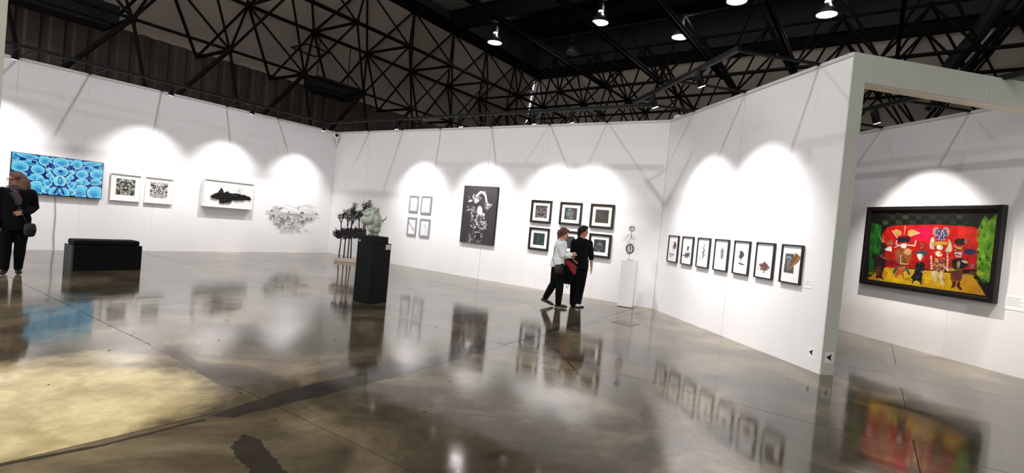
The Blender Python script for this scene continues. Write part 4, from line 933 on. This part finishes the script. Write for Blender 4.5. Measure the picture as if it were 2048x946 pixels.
# ------------------------------------------------------------------ white plinth and wire figure
WP = Vector((-4.44, 11.19, 0)); Mw = Matrix.Translation(WP) @ Matrix.Rotation(math.radians(14), 4, 'Z')
e = empty('white_plinth', Mw, label='white plinth standing near the corner by the seven frames', cat='plinth')
MB().box(-.165, .165, -.13, .14, .012, 1.05).build('body', M_PLINTH, e, bevel=.003)
MB().box(-.16, .16, -.125, .135, 0, .0118).build('plinth_foot', mat('dark_foot', (60, 58, 56), .7), e)
Mf = Matrix.Translation(WP+Vector((0, 0, 1.0502))) @ Matrix.Rotation(math.atan2(.368, .93), 4, 'Z')
e = empty('wire_figure', Mf, label='black bent-wire figure with a round head on the white plinth', cat='sculpture')
HWr = homography([(165, 100), (195, 330), (90, 215), (145, 380)], [(-.031, .774), (.09, .24), (-.178, .487), (-.014, .111)])
def wp(x, y, d=0): p = HWr @ np.array([x, y, 1.]); return Vector((p[0]/p[2], d, p[1]/p[2]))
MB().loft([((0, 0, 0), .085, .06), ((0, 0, .006), .085, .06)], n=18).build('foot_plate', M_WIRE, e)
m_ = MB(); m_.tube([(-.02, 0, .0), (-.015, 0, .12), (-.018, 0, .4), (-.028, 0, .69)], .003, 5)
hc = wp(166, 130); R_ = .066
for a in range(5):
    t = a*math.pi/5; m_.tube([hc+Vector((R_*math.cos(p)*math.cos(t), R_*math.cos(p)*math.sin(t), R_*math.sin(p))) for p in np.linspace(0, 2*math.pi, 18)], .0035, 5)
for z in (-.03, .0, .03): q = math.sqrt(R_**2-z*z); m_.tube([hc+Vector((q*math.cos(p), q*math.sin(p), z)) for p in np.linspace(0, 2*math.pi, 18)], .003, 5)
m_.build('head_wire', M_WIRE, e)
MB().ell(hc+Vector((-.028, -.055, .022)), .014, .008, .014, 8, 6).ell(hc+Vector((.022, -.058, .026)), .014, .008, .014, 8, 6).build('eye_beads', M_WIRE, e)
m_ = MB(); r = random.Random(9)
for P in ([(162, 162), (160, 200), (150, 230), (125, 270)], [(165, 162), (150, 190), (120, 190), (95, 215), (85, 250), (105, 235), (130, 190)], [(160, 190), (180, 200), (200, 235), (175, 225), (160, 200)], [(135, 190), (120, 240), (118, 290)], [(150, 190), (175, 230), (185, 290)], [(155, 200), (140, 260), (150, 330)]):
    m_.tube([wp(x, y, r.uniform(-.03, .03)) for x, y in P], .0032, 5)
m_.build('shoulder_wire', M_WIRE, e)
m_ = MB(); bc = wp(146, 322)
for k in range(13):
    t = r.uniform(0, 3.14); rx = .095+r.uniform(-.03, .01); rz = .11+r.uniform(-.035, .01); ph = r.uniform(-.4, .4)
    m_.tube([bc+Vector((rx*math.cos(p)*math.cos(t), rx*math.cos(p)*math.sin(t)*.7, rz*math.sin(p+ph*math.cos(2*p)))) for p in np.linspace(0, 2*math.pi, 20)], .0034, 5)
m_.build('belly_wire', M_WIRE, e)

# ------------------------------------------------------------------ chair leg at the right edge
e = empty('tube_chair', Matrix.Translation((2.14, 10.47, 0)) @ Matrix.Rotation(-.4, 4, 'Z'), label='chair with a bent grey tube frame, cut by the right edge of the photo', cat='chair')
MT = mat('grey_tube', (90, 88, 90), .35, metal=.7)
for y in (-.2, .2): MB().tube([(.12, y, .44), (-.02, y, .43), (-.05, y, .40), (-.10, y, .06), (-.08, y, .022), (-.03, y, .014), (.42, y, .014), (.46, y, .03), (.47, y, .44), (.5, y, .85)], .013, 8).build('side_frame', MT, e, True)
MB().box(-.02, .46, -.2, .2, .44, .47).build('seat', M_FOAM, e, bevel=.01); MB().box(.48, .5, -.2, .2, .6, .85).build('backrest', M_FOAM, e, bevel=.008)
#PEOPLE#
# ------------------------------------------------------------------ people
# local frame of each person: x to the picture's right, y away from the viewer, z up; f = the way a part faces
def basis(f):
    f = Vector((f[0], f[1], 0)).normalized(); return Vector((f.y, -f.x, 0)), f
def head(mb, chin, f, k=1.0):
    rt, fd = basis(f); chin = Vector(chin)
    def P(x, y, z): return chin+(rt*x+fd*y+Vector((0, 0, z)))*k
    L = [(P(0, .045, .0), .024, .022), (P(0, .038, .012), .045, .04), (P(0, .022, .035), .056, .062), (P(0, .008, .07), .066, .083), (P(0, 0, .105), .071, .093), (P(0, -.003, .14), .073, .096),
         (P(0, -.004, .17), .068, .088), (P(0, -.004, .195), .054, .07), (P(0, -.004, .212), .03, .042), (P(0, -.004, .217), .008, .012)]
    mb.loft([(p, a*k, b*k) for p, a, b in L], rt, 18)
    RM = Matrix((rt, fd, (0, 0, 1))).transposed()
    mb.limb([(P(0, .082, .115), .008*k, .009*k), (P(0, .09, .092), .0095*k, .011*k), (P(0, .097, .074), .0125*k, .0135*k)], rt, 10)      # nose
    mb.ell(P(0, .076, .118), .045*k, .018*k, .01*k, R=RM); mb.ell(P(0, .076, .043), .024*k, .016*k, .011*k, R=RM); mb.ell(P(0, .068, .012), .022*k, .018*k, .014*k, R=RM)                                 # brow, lips
    for s in (-1, 1): mb.limb([(P(s*.072, -.002, .075), .006*k, .012*k), (P(s*.078, -.006, .095), .007*k, .016*k), (P(s*.076, -.008, .115), .006*k, .014*k)], rt, 8)
    return P
def hand(mb, wr, d, nrm, k=1.0, curl=.35, thumb=1):
    """wr wrist, d pointing to the fingertips, nrm out of the back of the hand"""
    wr = Vector(wr); d = Vector(d).normalized(); n = Vector(nrm); n = (n-d*n.dot(d)).normalized(); s = d.cross(n)*thumb
    mb.limb([(wr-d*.02, .024*k, .019*k), (wr+d*.02*k, .031*k, .016*k), (wr+d*.055*k, .04*k, .015*k), (wr+d*.085*k, .039*k, .013*k)], s, 12)
    for i, (o, L_) in enumerate(((.033, .068), (.0115, .077), (-.0105, .072), (-.032, .057))):
        p = wr+d*.082*k+s*o*k; c = curl*(1+.15*i); dd = d.copy(); pts = [(p-d*.012, .009*k, .009*k)]
        for seg in (.42, .32, .26):
            dd = (dd-n*c*.55+s*(o*.8)).normalized(); p = p+dd*L_*seg*k; pts.append((p.copy(), .0082*k, .0082*k))
        mb.limb(pts, s, 8)
    t0 = wr+d*.022*k+s*.026*k; mb.limb([(t0, .012*k, .012*k), (t0+(d*.55+s*.75-n*.25)*.038*k, .0105*k, .0105*k), (t0+(d*1.3+s*.95-n*.5)*.05*k, .009*k, .009*k)], s, 8)
def torso(mb, base, lean, side, k=1.0, g=0.0, z0=.80, z1=1.50, w=1.0, prof=None):
    prof = prof or [(.80, .13, .10), (.86, .165, .115), (.94, .17, .118), (1.04, .142, .1), (1.14, .142, .102), (1.24, .158, .112), (1.32, .168, .11), (1.38, .172, .095), (1.425, .14, .078), (1.455, .075, .062), (1.5, .055, .056), (1.53, .052, .055)]
    pts = []
    for z, a, b in prof:
        if z < z0-1e-6 or z > z1+1e-6: continue
        t = (z-.8)/.7; pts.append((Vector((base[0]+lean[0]*t, base[1]+lean[1]*t, z*k)), (a*w+g)*k, (b*w+g)*k))
    mb.loft(pts, side, 22); return pts
def leg(mb, hip, knee, ankle, g=0.0, k=1.0, w=1.0, side=(1, 0, 0)):
    h, n, a = Vector(hip), Vector(knee), Vector(ankle)
    mb.limb([(h, (.085*w+g)*k, (.09*w+g)*k), (h.lerp(n, .5), (.072*w+g)*k, (.078*w+g)*k), (n, (.054*w+g)*k, (.058*w+g)*k), (n.lerp(a, .35), (.052*w+g)*k, (.058*w+g)*k), (n.lerp(a, .7), (.041*w+g)*k, (.045*w+g)*k), (a, (.034*w+g)*k, (.038*w+g)*k)], side, 14)
def arm(mb, sh, el, wr, g=0.0, k=1.0, side=(1, 0, 0), to=1.0):
    s, e, w = Vector(sh), Vector(el), Vector(wr); end = e.lerp(w, to)
    mb.limb([(s, (.05+g)*k, (.052+g)*k), (s.lerp(e, .5), (.042+g)*k, (.045+g)*k), (e, (.036+g)*k, (.037+g)*k), (e.lerp(end, .4), (.034+g)*k, (.035+g)*k), (end, (.026+g)*k, (.027+g)*k)], side, 12)
def shoe(mb, ankle, toe, k=1.0, h=.034, w=.042, boot=0):
    a, t = Vector(ankle), Vector(toe); d = t-a; dz = Vector((d.x, d.y, d.z)); dn = Vector((d.x, d.y, 0)).normalized(); sd = dn.cross(Vector((0, 0, 1)))
    heel = Vector((a.x, a.y, t.z+.0+max(0, a.z-.085-t.z+h)))-dn*.045
    mb.limb([(heel, w*.8, h), (heel.lerp(t, .35)+Vector((0, 0, .008)), w*.85, h*1.1), (heel.lerp(t, .7), w, h), (t-dn*.02, w*.85, h*.75)], sd, 14)
    mb.limb([(heel+dn*.05+Vector((0, 0, .02)), w*.85, w*1.1), (a+Vector((0, 0, boot)), w*.85, w*.95)], sd, 12)
SKIN = mat('skin', (176, 122, 98), .5, var=.05); SKIN2 = mat('skin_fair', (196, 142, 118), .5, var=.05)
CLB = mat('black_cloth', (9, 9, 11), .9, var=.15, scale=14, bump=.3, spec=.15); CLW = mat('white_knit', (240, 242, 244), .85, var=.03, scale=16, bump=.35)
CLN = mat('dark_coat', (11, 13, 18), .9, var=.15, scale=12, bump=.3, spec=.15); CLT = mat('dark_trousers', (11, 11, 12), .9, var=.15, scale=12, bump=.3, spec=.15)
H_AUB = mat('auburn_hair', (92, 52, 36), .55, var=.3, scale=30, bump=.4); H_DRK = mat('dark_hair', (17, 11, 10), .5, var=.3, scale=30, bump=.4, spec=.25); H_BLO = mat('blond_brown_hair', (112, 80, 66), .5, var=.3, scale=30, bump=.4)
SHG = mat('olive_shoe', (52, 52, 46), .7, var=.1); SHW = mat('white_shoe', (220, 220, 222), .5, var=.03); SHB = mat('black_boot', (16, 16, 15), .5, var=.1)
EYE_M = mat('eye', (30, 22, 20), .2); LIP = mat('lips', (140, 70, 62), .5); RED = mat('dark_red_lining', (140, 22, 36), .8, var=.15, scale=10, bump=.3); SCF = mat('mauve_scarf', (78, 62, 76), .85, var=.35, scale=9, bump=.3)
def person(G, rt, label):
    e = empty('person', Matrix.Translation((G[0], G[1], 0)) @ Matrix.Rotation(math.atan2(rt[1], rt[0]), 4, 'Z'), label=label, cat='person'); return e
def face_bits(e, P, f, k=1.0, glasses=False):
    rt, fd = basis(f)
    m_ = MB()
    for s in (-1, 1): m_ = MB(); m_.ell(P(s*.031, .079, .1), .011*k, .011*k, .008*k, 10, 6); m_.build('eye', EYE_M, e, True)
    MB().ell(P(0, .088, .043), .02*k, .007*k, .006*k, 10, 6, R=Matrix((rt, fd, (0, 0, 1))).transposed()).build('mouth', LIP, e, True)
    if glasses:
        g = MB()
        for s in (-1, 1):
            g.tube([P(s*.033+.024*math.cos(a), .1, .1+.019*math.sin(a)) for a in np.linspace(0, 2*math.pi, 14)], .0025, 5); g.tube([P(s*.057, .098, .105), P(s*.078, .0, .105)], .0025, 5)
        g.tube([P(-.01, .101, .104), P(.01, .101, .104)], .0025, 5); g.build('glasses', M_WIRE, e)

# --- young visitor in black, turned to the viewer, looking right
e = person((-4.98, 9.95), (.89, .45), 'visitor with dark tied-back hair, black top and wide black trousers, looking to the right')
f = (.45, -.89); rt_, fd_ = basis(f); sv = rt_; k = 1.0
body = MB(); torso(body, (-.04, .0), (-.02, 0), sv, 1.0, 0, w=.93)
hf = (.96, -.28); Ph = head(body, (-.045, -.0, 1.485), hf, 1.0); body.limb([((-.055, 0, 1.42), .054, .056), ((-.05, 0, 1.54), .05, .055)], sv, 14)
RA = ((-.215, -.02, 1.35), (-.235, -.03, 1.09), (-.185, -.10, .88)); LA = ((.1, .09, 1.36), (.165, .09, 1.08), (.19, .05, .86))
arm(body, *RA); arm(body, *LA); hand(body, RA[2], (.22, -.1, -.95), (-.6, -.5, 0), curl=.5, thumb=-1); hand(body, LA[2], (.12, -.12, -.97), (.9, -.2, 0), curl=.3)
legs = [((-.12, -.03, .86), (-.125, -.05, .5), (-.10, -.03, .1)), ((.03, .04, .86), (-.0, .0, .5), (-.04, .05, .1))]
for l in legs: leg(body, *l)
body.limb([((-.09, -.04, .05), .035, .035), ((-.0, -.09, .035), .035, .025)]); body.limb([((-.04, .05, .05), .035, .035), ((.05, .0, .035), .035, .025)])
blob('body', body, SKIN, .0055, e, 3)
tp_ = MB(); torso(tp_, (-.04, 0), (-.02, 0), sv, 1.0, .022, z0=.94, z1=1.425, w=.95); tp_.loft([((-.058, 0, 1.40), .155, .085), ((-.058, 0, 1.44), .105, .08), ((-.056, 0, 1.462), .082, .07)], sv, 20)
arm(tp_, *RA, g=.024, to=.22); arm(tp_, *LA, g=.024, to=.22); blob('black_top', tp_, CLB, .008, e, 4)
tr_ = MB(); torso(tr_, (-.04, 0), (-.02, 0), sv, 1.0, .016, z0=.80, z1=.99, w=.97, prof=[(.80, .15, .115), (.86, .168, .12), (.94, .165, .118), (.985, .15, .11)])
for (h, n, a), (hx_, hy_) in zip(legs, ((-.1, -.03), (-.045, .05))):
    tr_.limb([(Vector(h), .1, .1), (Vector(n), .098, .1), ((hx_, hy_, .12), .098, .105), ((hx_, hy_, .075), .098, .105)], (1, 0, 0), 16)
blob('wide_trousers', tr_, CLB, .008, e, 4)
for an, to in (((-.085, -.05, .08), (.01, -.13, .035)), ((-.03, .04, .08), (.085, -.01, .035))):
    s_ = MB(); shoe(s_, an, to); blob('sneaker', s_, SHW, .006, e, 3); d_ = (Vector(to)-Vector(an)); d_.z = 0; d_.normalize(); sd = d_.cross(Vector((0, 0, 1)))
    s_ = MB(); s_.loft([((an[0]-d_.x*.075, an[1]-d_.y*.075, .012), .03, .012), ((an[0], an[1], .012), .04, .012), ((to[0]-d_.x*.04, to[1]-d_.y*.04, .012), .045, .012), ((to[0]+d_.x*.02, to[1]+d_.y*.02, .012), .03, .012)], sd, 12); s_.build('shoe_sole', SHB, e)
hr = MB(); P = Ph
hr.ell(P(0, -.008, .158), .085, .112, .086); hr.ell(P(0, .03, .19), .07, .078, .045); hr.ell(P(0, -.05, .12), .084, .07, .095); hr.limb([(P(0, -.07, .1), .06, .05), (P(0, -.085, .03), .045, .04), (P(0, -.08, -.05), .03, .028)], None, 12)
for s in (-1, 1): hr.ell(P(s*.07, -.012, .125), .02, .066, .07)
hr2 = blob('hair', hr, H_DRK, .006, e, 4)
face_bits(e, P, hf)
MB().tube([(-.056+.084*math.cos(a), .074*math.sin(a), 1.458+.012*math.sin(a)) for a in np.linspace(0, 2*math.pi, 20)], .004, 5).build('pale_collar', CLW, e)

# --- older visitor in white, walking to the right
e = person((-5.25, 9.45), (.87, .49), 'visitor with short auburn hair, white top and black trousers, walking to the right')
f = (.93, -.1); rt_, fd_ = basis(f); sv = rt_
body = MB(); torso(body, (-.04, .0), (.035, 0), sv, .955, 0)
hf = (.97, .12); Ph = head(body, (.02, 0, 1.40), hf, .98); body.limb([((-.01, 0, 1.34), .054, .056), ((.005, 0, 1.46), .05, .055)], sv, 14)
RA = ((-.03, -.175, 1.29), (.06, -.21, 1.06), (.2, -.12, 1.1)); LA = ((.0, .17, 1.29), (.06, .21, 1.04), (.23, .1, .98))
arm(body, *RA); arm(body, *LA); hand(body, RA[2], (.85, .35, .25), (.1, -.9, .3), curl=.55); hand(body, LA[2], (.9, -.3, -.1), (0, .2, 1), curl=.7, thumb=-1)
legs = [((-.0, -.085, .83), (.04, -.1, .46), (.045, -.12, .09)), ((-.05, .08, .83), (-.08, .05, .47), (-.225, -.0, .17))]
for l in legs: leg(body, *l, k=.97)
body.limb([((.05, -.12, .05), .032, .035), ((.19, -.13, .035), .032, .02)]); body.limb([((-.23, 0, .13), .032, .03), ((-.1, -.0, .045), .032, .02)])
blob('body', body, SKIN2, .0055, e, 3)
tp_ = MB(); torso(tp_, (-.04, 0), (.035, 0), sv, .955, .03, z0=.86, z1=1.425); tp_.loft([((-.01, 0, 1.33), .15, .09), ((-.008, 0, 1.37), .1, .08), ((-.005, 0, 1.392), .07, .066)], sv, 20)
tp_.loft([((-.035, 0, .82), .205, .165), ((-.035, 0, .9), .195, .15), ((-.03, 0, 1.0), .18, .14)], sv, 20)
arm(tp_, *RA, g=.03, to=.9); arm(tp_, *LA, g=.03, to=.85); blob('white_top', tp_, CLW, .008, e, 4)
tr_ = MB(); torso(tr_, (-.04, 0), (.035, 0), sv, .955, .01, z0=.80, z1=.94)
for h, n, a in legs: leg(tr_, h, n, a, g=.026, w=1.05)
blob('trousers', tr_, CLT, .008, e, 4)
for an, to in (((.045, -.12, .085), (.23, -.13, .036)), ((-.24, .0, .165), (-.045, -.01, .036))):
    s_ = MB(); shoe(s_, an, to, h=.034); blob('shoe', s_, SHG, .006, e, 3)
hr = MB(); P = Ph
hr.ell(P(0, -.006, .16), .09, .114, .088); hr.ell(P(0, -.055, .11), .084, .07, .095); hr.ell(P(0, .06, .185), .06, .045, .035)
for s in (-1, 1): hr.ell(P(s*.07, -.015, .12), .022, .055, .06)
blob('hair', hr, H_AUB, .006, e, 4); face_bits(e, P, hf, .98)
eW = e.matrix_world.copy()
b = empty('crossbody_bag', eW, label='small black crossbody bag at the hip of the visitor in white', cat='bag')
m_ = MB().limb([((-.02, -.245, .86), .075, .03), ((-.02, -.25, .78), .085, .04), ((-.02, -.25, .72), .075, .035)], (1, 0, 0), 18); blob('pouch', m_, SHB, .007, b, 3)
MB().tube([(-.1, -.245, .84), (-.15, -.2, 1.0), (-.135, -.13, 1.2), (-.07, -.06, 1.375), (.0, .04, 1.42), (.07, .05, 1.3)], .006, 5).build('strap', SHB, b)
b = empty('held_jacket', eW, label='black jacket with a dark red lining hanging over the arm of the visitor in white', cat='jacket')
m_ = MB(); m_.loft([((.15, .0, 1.0), .1, .06), ((.17, -.02, .92), .13, .055), ((.18, -.03, .78), .13, .05), ((.175, -.02, .62), .12, .045), ((.165, -.01, .49), .10, .035)], (1, 0, 0), 18)
m_.limb([((.25, -.03, .9), .04, .03), ((.28, -.03, .7), .035, .03), ((.29, -.02, .57), .03, .028)]); blob('cloth', m_, CLB, .007, b, 4)
m_ = MB(); m_.limb([((.08, -.085, .97), .035, .014), ((.16, -.1, .93), .055, .016), ((.24, -.095, .87), .065, .018), ((.29, -.08, .79), .06, .018), ((.315, -.07, .71), .035, .014)], (.25, 0, 1), 14); m_.limb([((.2, -.1, .92), .05, .012), ((.26, -.095, .8), .05, .012)], (1, 0, 0), 12); blob('red_lining', m_, RED, .006, b, 4)
MB().tube([(.17, -.04, .5), (.18, -.05, .42), (.2, -.05, .4), (.22, -.04, .48), (.24, -.04, .56)], .006, 5).build('drawstring', CLB, b)

# --- visitor in a dark coat at the left edge
e = person((-11.75, 2.5), (.21, .98), 'visitor with long blond-brown hair, glasses and dark coat at the left edge of the photo')
f = (-.15, -.99); rt_, fd_ = basis(f); sv = rt_
body = MB(); torso(body, (-.01, .0), (-.0, 0), sv, 1.0, 0)
hf = (-.86, -.5); Ph = head(body, (-.025, -.0, 1.475), hf, 1.0); body.limb([((-.01, 0, 1.42), .054, .056), ((-.02, 0, 1.52), .05, .055)], sv, 14)
LA = ((.165, .0, 1.36), (.215, .04, 1.13), (.11, -.13, 1.04)); RA = ((-.18, .0, 1.36), (-.24, .03, 1.1), (-.2, -.08, .88))
arm(body, *RA); arm(body, *LA); hand(body, RA[2], (0, -.2, -1), (-.9, 0, 0), curl=.4); hand(body, LA[2], (-.8, -.5, -.1), (0, -.9, .3), curl=.5)
legs = [((-.1, 0, .86), (-.1, -.03, .5), (-.095, -.06, .1)), ((.08, .02, .86), (.075, .0, .5), (.07, .02, .1))]
for l in legs: leg(body, *l)
body.limb([((-.095, -.06, .05), .035, .035), ((-.12, -.18, .035), .035, .025)]); body.limb([((.07, .02, .05), .035, .035), ((.08, -.1, .035), .035, .025)])
blob('body', body, SKIN, .006, e, 3)
c_ = MB(); torso(c_, (-.01, 0), (0, 0), sv, 1.0, .038, z0=.80, z1=1.425); c_.loft([((-.0, 0, .74), .2, .15), ((-.01, 0, .86), .205, .155), ((-.01, 0, 1.0), .19, .145)], sv, 22)
c_.loft([((-.01, 0, 1.40), .165, .1), ((-.01, 0, 1.445), .1, .085), ((-.015, 0, 1.48), .075, .072)], sv, 20); arm(c_, *RA, g=.034, to=.95); arm(c_, *LA, g=.034, to=.95); blob('dark_coat', c_, CLN, .008, e, 4)
t_ = MB()
for h, n, a in legs: leg(t_, h, n, a, g=.022, w=1.05)
blob('trousers', t_, CLT, .008, e, 4)
for an, to in (((-.095, -.06, .1), (-.125, -.22, .036)), ((.07, .02, .1), (.085, -.14, .036))):
    s_ = MB(); shoe(s_, an, to, h=.036, w=.046, boot=.1); blob('ankle_boot', s_, SHB, .007, e, 3)
hr = MB(); P = Ph
hr.ell(P(0, -.008, .16), .092, .114, .088); hr.ell(P(0, .03, .19), .07, .08, .045); hr.ell(P(0, -.05, .1), .092, .08, .12)
for s in (-1, 1): hr.limb([(P(s*.08, -.02, .13), .028, .05), (P(s*.098, -.03, .05), .032, .055), (P(s*.1, -.03, -.05), .032, .055), (P(s*.09, -.02, -.12), .022, .04)], fd_, 12)
hr.limb([(P(0, -.1, .1), .08, .05), (P(0, -.115, -.0), .09, .05), (P(0, -.12, -.12), .08, .035)], rt_, 14)
blob('hair', hr, H_BLO, .007, e, 4); face_bits(e, P, hf, 1.0, True)
s_ = MB()
for dz, rx, tl in ((0, .085, .012), (-.035, .1, .03), (-.07, .115, .05)):
    s_.loft([((-.015+rx*math.cos(a), rx*.9*math.sin(a)-.02, 1.45+dz-tl*max(0, -math.sin(a))), .028, .026) for a in np.linspace(0, 2*math.pi, 22)], (0, 0, 1), 10)
s_.limb([((-.03, -.13, 1.36), .045, .02), ((.01, -.15, 1.27), .05, .02), ((.02, -.155, 1.18), .045, .016)], (1, 0, 0), 12)
blob('scarf', s_, SCF, .008, e, 4)
b = empty('shoulder_bag', e.matrix_world.copy(), label='small black shoulder bag at the hip of the visitor in the dark coat', cat='bag')
m_ = MB().limb([((.175, -.17, .85), .075, .03), ((.18, -.175, .77), .085, .04), ((.175, -.17, .68), .075, .035)], (1, 0, 0), 18); blob('pouch', m_, SHB, .007, b, 3)
MB().tube([(.13, -.2, .88), (.05, -.2, 1.1), (-.06, -.17, 1.3), (-.14, -.02, 1.46), (-.1, .1, 1.4)], .007, 5).build('strap', SHB, b)
MB().box(.15, .19, -.218, -.212, .8, .83).build('clasp', MT, b)
